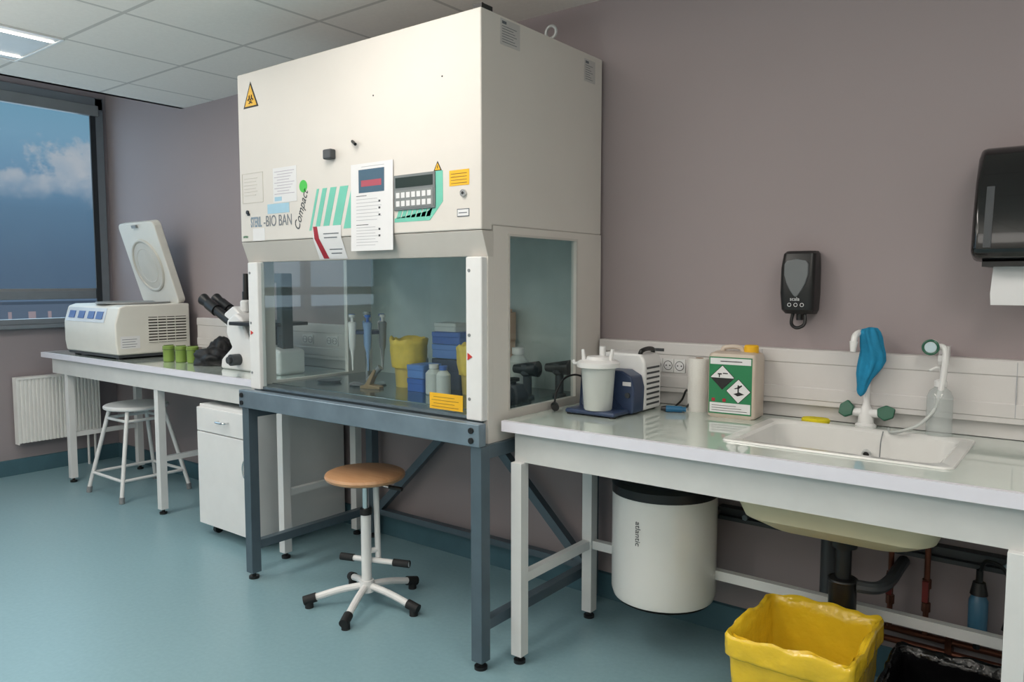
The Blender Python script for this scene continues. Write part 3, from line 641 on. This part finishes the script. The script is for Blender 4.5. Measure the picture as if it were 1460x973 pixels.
tipbox(-2.39,-.42,ZT,.10,.12,.06,BLUEB,'blue plastic pipette tip box'); tipbox(-2.39,-.42,ZT+.06,.10,.12,.06,BLB2,'light blue plastic pipette tip box')
tipbox(-2.34,-.285,ZT,.17,.1,.14,BLUED,'dark blue storage box'); tipbox(-2.33,-.285,ZT+.14,.17,.12,.065,BLB2,'light blue plastic pipette tip box'); tipbox(-2.33,-.285,ZT+.205,.17,.12,.055,BLUEB,'blue plastic pipette tip box'); tipbox(-2.345,-.285,ZT+.26,.13,.10,.04,PINKW,'frosted clear pipette tip box')
tipbox(-2.23,-.12,ZT,.18,.1,.36,pm('peach_box','#c9a58c',.5),'peach coloured storage box')
def bottle(x,y,z,r,h,lab,capm,bm_=PINKW):
    t=thing('reagent_bottle',lab,'bottle',(x,y,z))
    m=M(); m.lathe([(r*.9,0),(r,.004),(r,h*.7),(r*.6,h*.82),(r*.5,h*.84),(r*.5,h*.88)],n=20); m.done('bottle_body',bm_,t)
    m=M(); m.lathe([(r*.58,h*.86),(r*.58,h),(r*.1,h)],n=20); m.done('cap',capm,t)
bottle(-2.275,-.48,ZT,.036,.13,'white plastic reagent bottle beside the tip boxes',WHITE)
bottle(-2.20,-.50,ZT,.031,.13,'white plastic reagent bottle with a blue cap',BLUEB)
bottle(-2.00,-.24,ZT,.045,.20,'small white bottle standing near the side window',WHITE)
bottle(-2.66,-.16,ZT,.035,.15,'clear bottle at the back of the work tray',BLUEB)
bottle(-2.45,-.14,ZT,.04,.17,'amber-capped clear bottle behind the yellow beaker',pm('amber_cap','#8a5a2c',.4),BOTT)
t=thing('pipette_rack','tan angled plastic rack holding a pipetting aid','rack',(-2.615,-.53,ZT),R(20))
m=M(); m.prism([(-.05,0),(.05,0),(.05,.012),(.0,.02),(.03,.085),(.018,.09),(-.025,.02),(-.05,.012)],'y',-.022,.022); m.done('rack_body',pm('tan_plastic','#8f7a5c',.5),t,bevel=.003)
m=M(); m.cyl((-.02,0,.035),(.045,0,.10),.010,.014); m.done('grip',GREY,t)
for i,(x,y) in enumerate(((-1.89,-.32),(-1.81,-.20))):
    t=thing('gas_tap','black twist tap on a short grey pillar inside the cabinet','tap',(x,y,ZT),group='gas taps')
    m=M(); m.lathe([(.03,0),(.03,.010),(.018,.016),(.018,.09),(.03,.1),(.03,.14),(.004,.145)],n=18); m.done('pillar',DGREY,t)
    m=M(); m.cyl((-.06,-.01,.12),(.055,0,.125),.018,.034,n=12); m.done('knob',BLACK,t)
bottle(-1.845,-.52,ZT,.028,.09,'low dark reagent bottle in the cabinet',BLACK,DGREY)
t=thing('vortex_mixer','small dark grey vortex mixer with black rubber cup','mixer',(-1.88,-.43,ZT))
m=M(); m.loft([rl(0,0,.05,.045,.015,0),rl(0,0,.05,.045,.015,.03),rl(0,0,.035,.035,.015,.07)],True,True); m.done('mixer_body',DGREY,t)
m=M(); m.lathe([(.012,.07),(.012,.08),(.026,.084),(.026,.096),(.018,.094),(.004,.09)],n=20); m.done('rubber_cup',BLACK,t)
t=thing('metal_dish','shallow brushed metal dish lying on the work tray','dish',(-2.95,-.50,ZT))
m=M(); m.lathe([(.05,0),(.06,.012),(.058,.012),(.045,.003),(.005,.003)]); m.done('dish',STEEL,t)

# ---------------------------------------------------------------- right bench items
pu=thing('vacuum_pump','blue and white laboratory vacuum pump with side vents','pump',(-1.47,-.27,.90))
m=M(); m.prism([(-1.60,.905),(-1.372,.905),(-1.368,1.0),(-1.38,1.045),(-1.42,1.065),(-1.55,1.065),(-1.595,1.04)],'y',-.36,-.27); m.box(-1.60,-1.385,-.475,-.36,.905,.923); m.done('front_housing',BLUED,pu,bevel=.008,w=True)
m=M(); m.prism([(-1.585,.905),(-1.37,.905),(-1.37,1.095),(-1.39,1.125),(-1.55,1.125),(-1.585,1.09)],'y',-.27,-.13); m.done('rear_shell',WHITE,pu,bevel=.012,w=True)
m=M(); m.tube([(-1.40,-.255,1.12),(-1.395,-.25,1.135),(-1.395,-.20,1.140),(-1.395,-.16,1.135),(-1.40,-.15,1.12)],.009); m.done('handle',BLACK,pu,w=True)
m=M(); m.cyl((-1.392,-.36,.975),(-1.392,-.368,.975),.010); m.done('control_knob',DGREY,pu,w=True)
m=M(); m.box(-1.415,-1.38,-.3612,-.36,1.01,1.025); m.done('maker_label',PAPER,pu,w=True)
m=M()
for k in range(8): m.box(-1.3705,-1.369,-.255,-.15,.925+k*.02,.933+k*.02)
m.done('vent_slots',DGREY,pu,w=True)
for x in (-1.585,-1.40):
    for y in (-.46,-.15):
        m=M(); m.cyl((x,y,.9),(x,y,.906),.012); m.done('foot',RUBBER,pu,w=True)
m=M(); m.tube([(-1.59,-.22,.96),(-1.62,-.26,1.0),(-1.645,-.32,1.03),(-1.665,-.38,1.02),(-1.675,-.42,.97),(-1.67,-.44,.93)],.004,n=8); m.cyl((-1.67,-.44,.918),(-1.645,-.47,.918),.016,.014); m.cyl((-1.675,-.43,.918),(-1.665,-.445,.918),.009); m.done('power_cord',BLACK,pu,w=True)
ja=thing('suction_jar','frosted white suction collection jar with nozzle lid on the pump','jar',(-1.48,-.43,.923))
m=M(); m.lathe([(.05,0),(.053,.005),(.064,.165),(.066,.17),(.01,.17)]); m.done('jar_body',PINKW,ja)
m=M(); m.lathe([(.07,.158),(.080,.161),(.081,.178),(.07,.184),(.045,.188),(.042,.20),(.01,.202)]); m.cyl((-.05,-.02,.18),(-.055,-.02,.225),.009,.006); m.cyl((.045,.01,.18),(.055,.01,.228),.009,.006); m.cyl((0,.03,.19),(0,.03,.235),.012); m.tube([(-.078,-.01,.172),(-.098,-.01,.168),(-.105,-.01,.18)],.006); m.done('jar_lid',WHITE,ja)
m=M(); m.tube([(-1.325,-.10,.906),(-1.31,-.07,.93),(-1.28,-.09,.975),(-1.25,-.12,.94),(-1.27,-.15,.905),(-1.33,-.17,.905)],.004,n=8,sub=8); o=m.done('blue_plug_cable',BLACK); top(o,'thin black cable looped on the worktop by the trunking','cable')
t=thing('blue_connector','blue industrial plug lying on the worktop','plug',(-1.28,-.20,.914),R(20)); m=M(); m.cyl((-.03,0,0),(.03,0,0),.013,.012); m.cyl((.03,0,0),(.045,0,0),.009); m.done('plug_body',pm('plug_blue','#1c5f86',.4),t)
m=M(); m.cyl((-.05,0,0),(-.03,0,0),.008,.012); m.done('strain_relief',BLACK,t)
pr=thing('paper_roll','upright roll of white paper towel by the trunking','paper towel roll',(-1.225,-.10,.90))
m=M(); m.lathe([(.015,.205),(.015,.0),(.042,.0),(.043,.004),(.043,.201),(.042,.205),(.015,.205)],cap=False,n=36); m.done('paper',pm('tissue','#d9d8d4',.9,bump=.5),pr)
m=M(); m.lathe([(.013,.206),(.013,0),(.015,0),(.015,.206),(.013,.206)],cap=False); m.done('core',pm('cardboard','#8a6a48',.9),pr)
jg=thing('chemical_jug','beige plastic chemical jug with green hazard label and yellow cap','jug',(-1.065,-.13,.90),R(4))
m=M(); m.loft([rl(0,0,.080,.058,.012,0),rl(0,0,.088,.062,.014,.006),rl(0,0,.088,.062,.014,.222),rl(0,0,.084,.058,.016,.236),rl(0,0,.07,.045,.02,.243)],True,True); m.done('jug_body',JUG,jg)
m=M(); m.tube([(-.055,0,.24),(-.045,0,.255),(-.01,0,.259),(.015,0,.255),(.025,0,.24)],.009); m.done('jug_handle',JUG,jg)
m=M(); m.lathe([(.026,.24),(.026,.264),(.022,.268),(.005,.268)],(.052,.005,0)); m.done('cap',YELL,jg)
m=M(); yl=-.0622
m.c=0; m.box(-.082,.076,yl-.001,yl,.015,.225)
m.c=1; m.box(-.078,.072,yl-.0015,yl,.198,.221); m.box(-.078,.072,yl-.0015,yl,.02,.056)
def dia(cx,cz,s,c,yy): m.c=c; m.prism([(cx-s,cz),(cx,cz-s),(cx+s,cz),(cx,cz+s)],'y',yl-yy,yl)
dia(-.032,.150,.046,2,.0015); dia(-.032,.150,.043,1,.002)
m.c=2; m.prism([(-.073,.148),(-.032,.107),(.009,.148)],'y',yl-.0025,yl); m.box(-.049,-.034,yl-.0025,yl,.160,.165); m.box(-.030,-.012,yl-.0025,yl,.163,.167); m.box(-.045,-.041,yl-.0025,yl,.15,.160)
dia(.028,.102,.046,2,.0015); dia(.028,.102,.043,1,.002)
m.c=2; m.prism([(.010,.092),(.026,.084),(.050,.092),(.032,.099)],'y',yl-.0025,yl); m.box(.025,.030,yl-.0025,yl,.096,.125); m.prism([(.012,.112),(.018,.110),(.028,.120),(.04,.126),(.042,.122),(.03,.112)],'y',yl-.0025,yl)
for k in range(3): m.box(-.07,.06-.02*k,yl-.0022,yl,.027+k*.009,.0285+k*.009)
m.box(-.04,.04,yl-.0022,yl,.208,.211)
m.c=3; m.box(-.07,-.058,yl-.0022,yl,.06,.072); m.box(-.03,-.018,yl-.0022,yl,.06,.072)
m.done('hazard_label',[GREEN,PAPER,INK,RED],jg)
sk=thing('sink','white ceramic inset laboratory sink with a cream underside','sink',(-.615,-.35,.60))
cx_,cy_=(SX0+SX1)/2,(SY0+SY1)/2; hx,hy=(SX1-SX0)/2,(SY1-SY0)/2
m=M(); m.loft([rl(cx_,cy_,hx+.008,hy+.008,.03,.9005),rl(cx_,cy_,hx+.006,hy+.006,.03,.906),rl(cx_,cy_,hx-.028,hy-.02,.05,.906),rl(cx_,cy_,hx-.036,hy-.03,.055,.898),rl(cx_,cy_,hx-.045,hy-.04,.06,.72),rl(cx_,cy_,hx-.075,hy-.07,.06,.655),rl(cx_,cy_,.03,.03,.028,.645)],False,True); m.done('basin',CERAM,sk,w=True)
m=M(); m.loft([rl(cx_,cy_,hx-.004,hy-.004,.05,.90),rl(cx_,cy_,hx-.02,hy-.02,.06,.72),rl(cx_,cy_,hx-.04,hy-.035,.08,.655),rl(cx_,cy_,hx-.10,hy-.09,.09,.615),rl(cx_,cy_,.06,.06,.05,.60)],False,True); m.done('underside',CERUN,sk,w=True)
m=M(); m.c=0; m.cyl((-.60,-.158,.83),(-.60,-.168,.826),.014); m.c=1; m.cyl((-.60,-.168,.826),(-.60,-.1695,.8255),.009); m.done('overflow',[CHROME,INK],sk,w=True)
m=M(); m.lathe([(.03,.652),(.03,.656),(.005,.657)],(cx_,cy_,0)); m.done('strainer',CHROME,sk,w=True)
m=M(); m.tube([(-.555,-.145,.905),(-.555,-.175,.87),(-.56,-.18,.78),(-.58,-.22,.66)],.0018,n=6); m.done('plug_chain',GREY,sk,w=True)
m=M(); m.loft([rl(0,0,.045,.028,.027,0),rl(0,0,.048,.031,.03,.004),rl(0,0,.048,.031,.03,.012),rl(0,0,.044,.027,.026,.016)],True,True)
o=m.done('sponge',SPONGE); o.location=(-.79,-.08,.90); top(o,'flat yellow oval sponge beside the sink rim','sponge')
fa=thing('faucet','white laboratory swan-neck tap with two dark green lever handles','faucet',(-.628,-.062,.90))
m=M(); m.lathe([(.034,0),(.034,.008),(.026,.014),(.024,.05),(.02,.06),(.013,.075),(.010,.09),(.010,.11)],n=24); m.cyl((-.05,-.005,.05),(.05,-.005,.05),.014); m.done('tap_body',WHITE,fa)
m=M(); m.tube([(0,0,.1),(0,0,.22),(0,-.004,.29),(-.008,-.02,.318),(-.018,-.05,.328),(-.026,-.075,.318),(-.028,-.085,.295)],.0105); m.cyl((-.028,-.082,.30),(-.029,-.087,.265),.013,.009); m.done('spout',WHITE,fa)
for s_ in (-1,1):
    m=M(); m.prism([(-.028,0),(-.01,.026),(.02,.03),(.03,.0),(.012,-.024),(-.014,-.022)],'y',-.008,.008); m.xf(Matrix.Translation((s_*.062,-.012,.055))@Matrix.Rotation(s_*R(28),4,'Y')@Matrix.Rotation(R(-18),4,'X')); m.done('lever_handle',GRN,fa,bevel=.004)
gl=M(); loops=[]
prof=((.345,.006,.010,.0),(.343,.022,.022,.0),(.332,.030,.030,.0),(.315,.033,.031,.003),(.285,.034,.029,.006),(.26,.036,.026,.010),(.235,.036,.022,.010),(.21,.032,.020,.004),(.19,.028,.020,-.004),(.17,.023,.019,-.010),(.15,.019,.017,-.014),(.13,.015,.013,-.018),(.118,.010,.009,-.020),(.112,.004,.004,-.021))
for (z,wx,wy,ox) in prof:
    L=[]
    for i in range(40):
        a=2*math.pi*i/40; n_=1+.30*noise.noise(Vector((math.cos(a)*2.2,math.sin(a)*2.2,z*12)))+.16*math.sin(a*7+z*20)
        L.append((ox+wx*math.cos(a)*n_,wy*math.sin(a)*n_,z+.008*noise.noise(Vector((math.cos(a),z*30,1)))))
    loops.append(L)
gl.loft(loops,True,True); o=gl.done('cleaning_mitt',CYANC,ang=80); o.location=(-.618,-.100,.90); top(o,'bright blue cloth mitt hung over the tap spout','cloth')
ew=thing('eyewash_unit','white hand-held eyewash spray with round green rimmed gauge','eyewash',(-.43,-.06,1.19))
m=M(); m.c=0; m.cyl((0,-.03,.0),(0,-.06,.0),.024); m.c=1; m.torus((0,-.06,0),.022,.004); m.c=2; m.cyl((0,-.0602,0),(0,-.0612,0),.017); m.done('spray_head',[WHITE,GRN,pm('gauge_face','#b8ccd4',.2)],ew)
m=M(); m.tube([(.005,-.04,0),(.035,-.045,.0),(.042,-.05,-.04),(.036,-.055,-.12),(.03,-.06,-.16)],.0095); m.done('grip',WHITE,ew)
m=M(); m.box(.015,.045,-.0,.03,-.06,.0) ; m.box(.02,.04,-.045,.0,-.045,-.025); m.done('wall_hook',WHITE,ew)
m=M(); m.tube([(.03,-.06,-.16),(.02,-.075,-.20),(-.015,-.10,-.245),(-.06,-.11,-.27),(-.10,-.09,-.283),(-.12,-.03,-.284)],.005); m.done('hose',pm('hose_white','#d3d8d6',.3,trans=.3),ew)
wb=thing('wash_bottle','translucent plastic wash bottle with a bent spout','bottle',(-.40,-.10,.90))
m=M(); m.lathe([(.034,0),(.038,.004),(.038,.13),(.03,.15),(.018,.16),(.016,.168)],n=28,cap=False); m.done('bottle_body',BOTT,wb)
m=M(); m.lathe([(.019,.164),(.019,.182),(.008,.187)],n=24); m.tube([(0,0,.18),(0,0,.21),(-.01,-.01,.225),(-.03,-.02,.215)],.0035); m.done('spout_cap',WHITE,wb)
# ---------------------------------------------------------------- wall dispensers
sd=thing('soap_dispenser','black plastic wall-mounted soap dispenser with grey teardrop window','soap dispenser',(-.865,-.05,1.27))
def lp(x0,x1,y0,z,r=.02): return [(p[0],p[1],z) for p in rr((x0+x1)/2,(y0+0)/2,(x1-x0)/2,-y0/2,r)]
m=M(); m.loft([lp(-.915,-.815,-.075,1.285),lp(-.922,-.808,-.095,1.30),lp(-.925,-.805,-.105,1.36),lp(-.925,-.805,-.10,1.45),lp(-.922,-.808,-.085,1.50),lp(-.915,-.815,-.07,1.51)],True,True); m.done('housing',BLACK,sd,w=True)
pts=[(-.865+(.042 if z>0 else .042*(1+z/.15))*s_,1.425+z) for s_,z in ((-1,.038),(-.8,.05),(0,.056),(.8,.05),(1,.038),(1,0),(1,-.03),(.8,-.055),(.35,-.075),(0,-.08),(-.35,-.075),(-.8,-.055),(-1,-.03),(-1,0))]
m=M(); m.prism(pts,'y',-.110,-.095); m.done('level_window',pm('smoke_window','#6a6e71',.15),sd,bevel=.004,w=True)
for dx in (-.022,0,.022):
    m=M(); m.torus((-.865+dx,-.1035,1.318),.006,.001); m.done('icon_mark',PAPER,sd,w=True)
text(sd,'scala',.018,(-.885,-.1055,1.333),FY,PAPER)
m=M(); m.tube([(-.885,-.06,1.295),(-.888,-.07,1.25),(-.865,-.08,1.235),(-.842,-.07,1.25),(-.845,-.06,1.295)],.006); m.done('push_lever',BLACK,sd,w=True)
m=M(); m.cyl((-.865,-.05,1.292),(-.865,-.05,1.262),.012); m.done('nozzle',BLACK,sd,w=True)
td=thing('paper_towel_dispenser','glossy black paper towel dispenser on the wall','paper dispenser',(-.12,-.12,1.46))
m=M(); m.prism([(0,1.46),(-.20,1.46),(-.245,1.475),(-.25,1.50),(-.235,1.60),(-.20,1.70),(-.15,1.78),(-.10,1.81),(0,1.81)],'x',-.318,.05); m.done('cover',BLACKG,td,bevel=.02,w=True,seg=4)
m=M(); m.box(-.29,.02,-.21,-.03,1.445,1.46); m.done('outlet',BLACK,td,w=True)
m=M(); m.prism([(-.255,1.50),(-.24,1.60),(-.215,1.68),(-.205,1.68),(-.225,1.6),(-.24,1.5)],'x',-.285,-.265); m.done('level_window',DGREY,td,w=True)
m=M(); m.add([(-.265,-.155,1.455),(.0,-.155,1.455),(.0,-.165,1.37),(-.27,-.165,1.365),(.0,-.16,1.33),(-.268,-.16,1.33)],[(0,1,2,3),(3,2,4,5)]); m.done('paper_sheet',PAPER,td,w=True)

# ---------------------------------------------------------------- under the bench
wh=thing('water_heater','white cylindrical water heater with black top hung under the bench','water heater',(-1.28,-.27,.20))
c=(-1.28,-.27,0)
m=M(); m.lathe([(.165,.205),(.188,.215),(.196,.24),(.196,.62)],c,n=48); m.done('tank',pm('heater_white','#e0dfdc',.25,var=.01,coat=.3),wh,w=True)
m=M(); m.lathe([(.198,.612),(.198,.645),(.185,.66),(.05,.668),(.01,.668)],c,n=48); m.done('top_cap',BLACK,wh,w=True)
m=M(); m.lathe([(.01,.195),(.165,.197),(.180,.205),(.165,.208)],c,n=48); m.done('bottom_cap',BLACK,wh,w=True)
m=M(); m.box(-1.40,-1.17,-.08,-.03,.46,.50); m.box(-1.37,-1.34,-.08,-.0,.3,.6); m.box(-1.23,-1.20,-.08,-.0,.3,.6); m.done('wall_bracket',DGREY,wh,w=True)
ang_=math.atan2(-2.61,1.285)
a0=ang_-R(31)
px,py=c[0]+.1968*math.cos(a0),c[1]+.1968*math.sin(a0)
o=text(wh,'atlantic',.030,(px,py,.538),(0,0,0),pm('print_dark_grey','#45484b',.5),sx=1.05)
nx=Vector((math.cos(a0),math.sin(a0),0)); xd=Vector((0,0,-1)); yd=nx.cross(xd)
o.rotation_euler=Matrix((xd,yd,nx)).transposed().to_euler()
for xa,xb in ((-1.60,-1.42),(-1.16,0)):
    sr=thing('strut_rail','grey galvanised mounting rail fixed along the wall','rail',((xa+xb)/2,-.02,.47),group='wall mounting rails')
    m=M(); m.prism([(-.045,.47),(-.045,.485),(-.02,.485),(-.02,.505),(-.045,.505),(-.045,.52),(0,.52),(0,.47)],'x',xa,xb); m.done('channel',DGREY,sr,w=True)
    for x in ((-1.52,) if xb<-1 else (-1.05,-.85,-.2)):
        m=M(); m.cyl((x,-.02,.495),(x,-.052,.495),.012,n=6); m.done('bolt',STEEL,sr,w=True)
dp=thing('drain_pipe','black plastic sink waste pipe with bottle trap','drain pipe',(-.62,-.35,.33))
m=M(); m.cyl((-.615,-.35,.60),(-.615,-.35,.56),.045,.04); m.cyl((-.615,-.35,.57),(-.615,-.35,.46),.024); m.lathe([(.03,.46),(.042,.455),(.042,.36),(.036,.34),(.015,.33)],(-.615,-.35,0)); m.torus((-.615,-.35,.452),.04,.007,ax='z'); m.done('bottle_trap',BLACK,dp,w=True)
m=M(); m.tube([(-.575,-.35,.44),(-.52,-.33,.44),(-.50,-.25,.44),(-.50,-.12,.44),(-.50,-.02,.44)],.02); m.done('waste_arm',DGREY,dp,w=True)
vp=thing('vertical_drain','grey plastic waste stack against the wall','pipe',(-.73,-.07,0))
m=M(); m.cyl((-.73,-.08,.0),(-.73,-.08,.52),.028); m.cyl((-.73,-.08,.5),(-.73,-.08,.60),.034); m.done('stack_pipe',DGREY,vp,w=True)
for i,x in enumerate((-.53,-.42)):
    t=thing('water_valve','copper water pipe with red isolating valve','valve',(x,-.05,.2),group='copper supply pipes')
    m=M(); m.cyl((x,-.065,.22),(x,-.065,.56),.009); m.cyl((x,-.065,.3),(x,-.065,.33),.014,n=8); m.cyl((x,-.065,.38),(x,-.065,.41),.014,n=8); m.done('supply_pipe',COPPER,t,w=True)
    m=M(); m.box(x-.009,x+.009,-.095,-.085,.34,.41); m.cyl((x,-.065,.355),(x,-.09,.355),.008); m.done('valve_handle',REDT,t,w=True)
t=thing('copper_manifold','horizontal copper water pipes running along the wall','pipe',(-.3,-.05,.2))
for z in (.21,.17):
    m=M(); m.cyl((-.55,-.055,z),(.2,-.055,z),.011); m.done('pipe_run',COPPER,t,w=True)
m=M(); m.box(-.36,-.34,-.07,-.0,.155,.225); m.done('pipe_clip',COPPER,t,w=True)
t=thing('water_filter','blue and black inline valve unit hanging on the wall pipes','valve',(-.27,-.06,.25))
m=M(); m.cyl((-.27,-.075,.22),(-.27,-.075,.48),.010); m.cyl((-.27,-.075,.40),(-.27,-.075,.44),.026,.018); m.done('stem',BLACK,t,w=True)
m=M(); m.lathe([(.016,.27),(.028,.285),(.028,.38),(.018,.4)],(-.27,-.075,0),n=20); m.done('cartridge',pm('cartridge_blue','#3f6f8c',.3),t,w=True)
m=M(); m.tube([(-.27,-.075,.47),(-.25,-.1,.52),(-.2,-.1,.50),(-.18,-.08,.4),(-.2,-.075,.3)],.006); m.done('hose',BLACK,t,w=True)
def bagbin(name,cx,cy,hx,hy,h,mat,lab,seed,cat='bin'):
    t=thing(name,lab,cat,(cx,cy,0))
    m=M(); m.loft([rl(0,0,hx*.74,hy*.74,.03,0),rl(0,0,hx*.82,hy*.82,.03,h*.34),rl(0,0,hx*.80,hy*.80,.03,h*.34),rl(0,0,hx*.72,hy*.72,.03,.01)],True,True); m.done('bin',GREY,t)
    key=[(.90,.26),(.92,.4),(.95,.55),(.975,.7),(.99,.78),(1.0,.81),(1.05,.83),(1.06,.90),(1.055,1.0),(1.03,1.02),(.975,1.01),(.91,.95),(.88,.8),(.84,.6),(.78,.42),(.66,.35),(.4,.32),(.1,.31)]
    P=[]
    for a,b_ in zip(key,key[1:]):
        for k in range(4): P.append((a[0]+(b_[0]-a[0])*k/4,a[1]+(b_[1]-a[1])*k/4))
    P.append(key[-1]); loops=[]
    for j,(s_,z) in enumerate(P):
        L=[]; base=rr(0,0,hx*s_,hy*s_,min(hx,hy)*.15*s_,5)
        Q=[]
        for ii,(a,b_) in enumerate(zip(base,base[1:]+base[:1])):
            kk=24 if ii%6==5 else 1
            for k in range(kk): Q.append((a[0]+(b_[0]-a[0])*k/kk,a[1]+(b_[1]-a[1])*k/kk))
        inner=j>len(P)*.6
        for p in Q:
            v=Vector((p[0],p[1],h*z*(1 if not inner else .9)+(.5 if inner else 0)))
            vs=Vector((v.x,v.y,v.z*.45))
            rg=(1-abs(noise.noise(vs*9+Vector((seed,0,0))))*2)*.55+(1-abs(noise.noise(vs*26+Vector((0,seed,0))))*2)*.45
            d=(rg-.45)*.009
            u=Vector((p[0],p[1],0)).normalized()
            rim=max(0,1-abs(z-1.0)/.15)
            L.append((p[0]+u.x*d,p[1]+u.y*d,h*z+rim*(noise.noise(v*6+Vector((seed,3,0)))*.025+noise.noise(v*20)*.014)))
        loops.append(L)
    m=M(); m.loft(loops,False,True); m.done('bag_liner',mat,t,ang=60)
bagbin('waste_bin',-.655,-.59,.168,.188,.375,YBAG,'waste bin lined with a crinkled yellow plastic bag',11)
bagbin('waste_bin',-.295,-.545,.145,.16,.30,BBAG,'low waste bin lined with a black plastic bag',23)

# ---------------------------------------------------------------- world
w=bpy.data.worlds.new('dusk_sky'); sc.world=w; w.use_nodes=True; nt=w.node_tree; bg=nt.nodes['Background']
tc=nt.nodes.new('ShaderNodeTexCoord'); sp=nt.nodes.new('ShaderNodeSeparateXYZ'); nt.links.new(tc.outputs['Generated'],sp.inputs[0])
mr=nt.nodes.new('ShaderNodeMapRange'); mr.inputs[1].default_value=-.15; mr.inputs[2].default_value=.45; nt.links.new(sp.outputs[2],mr.inputs[0])
cr=nt.nodes.new('ShaderNodeValToRGB'); nt.links.new(mr.outputs[0],cr.inputs['Fac']); e=cr.color_ramp.elements
def zp(z): return (z+.15)/.6
e[0].position=0; e[0].color=(.06,.10,.16,1); e[1].position=1; e[1].color=(.18,.44,.60,1)
for z,c_ in ((-.02,(.10,.15,.23)),(.02,(.11,.17,.26)),(.08,(.14,.24,.36)),(.11,(.19,.33,.49)),(.16,(.25,.43,.58)),(.25,(.19,.42,.55))):
    q=e.new(zp(z)); q.color=(*c_,1)
mp=nt.nodes.new('ShaderNodeMapping'); mp.inputs['Scale'].default_value=(1,1,1.2); nt.links.new(tc.outputs['Generated'],mp.inputs[0])
nz=nt.nodes.new('ShaderNodeTexNoise'); nz.inputs['Scale'].default_value=17; nz.inputs['Detail'].default_value=9; nz.inputs['Roughness'].default_value=.62; nt.links.new(mp.outputs[0],nz.inputs['Vector'])
n3=nt.nodes.new('ShaderNodeTexNoise'); n3.inputs['Scale'].default_value=45; n3.inputs['Detail'].default_value=6; nt.links.new(mp.outputs[0],n3.inputs['Vector'])
def W(op,a,b_,cl=False):
    n=nt.nodes.new('ShaderNodeMath'); n.operation=op; n.use_clamp=cl
    for i,v in enumerate((a,b_)):
        if isinstance(v,(int,float)): n.inputs[i].default_value=v
        elif v is not None: nt.links.new(v,n.inputs[i])
    return n.outputs[0]
Z=sp.outputs[2]
topm=W('MULTIPLY',W('SUBTRACT',W('ADD',W('MULTIPLY',nz.outputs['Fac'],.20),.040),Z),60,True)
botm=W('MULTIPLY',W('SUBTRACT',Z,W('ADD',W('MULTIPLY',nz.outputs['Fac'],-.08),.128)),32,True)
msk=W('MULTIPLY',W('MULTIPLY',topm,botm),W('ADD',W('MULTIPLY',n3.outputs['Fac'],1.2),.25),True)
mx=nt.nodes.new('ShaderNodeMix'); mx.data_type='RGBA'; nt.links.new(msk,mx.inputs['Factor']); nt.links.new(cr.outputs['Color'],mx.inputs['A']); mx.inputs['B'].default_value=(.58,.58,.62,1)
nt.links.new(mx.outputs['Result'],bg.inputs['Color']); bg.inputs['Strength'].default_value=1.05

# ---------------------------------------------------------------- camera
cd=bpy.data.cameras.new('camera'); cd.sensor_width=36; cd.lens=36*1092/1460; cd.clip_start=.05
co_=bpy.data.objects.new('camera',cd); COL.objects.link(co_); co_.location=(0,-2.88,1.40)
co_.rotation_euler=(R(90)-math.atan(84.5/1092),0,R(37.6)); sc.camera=co_
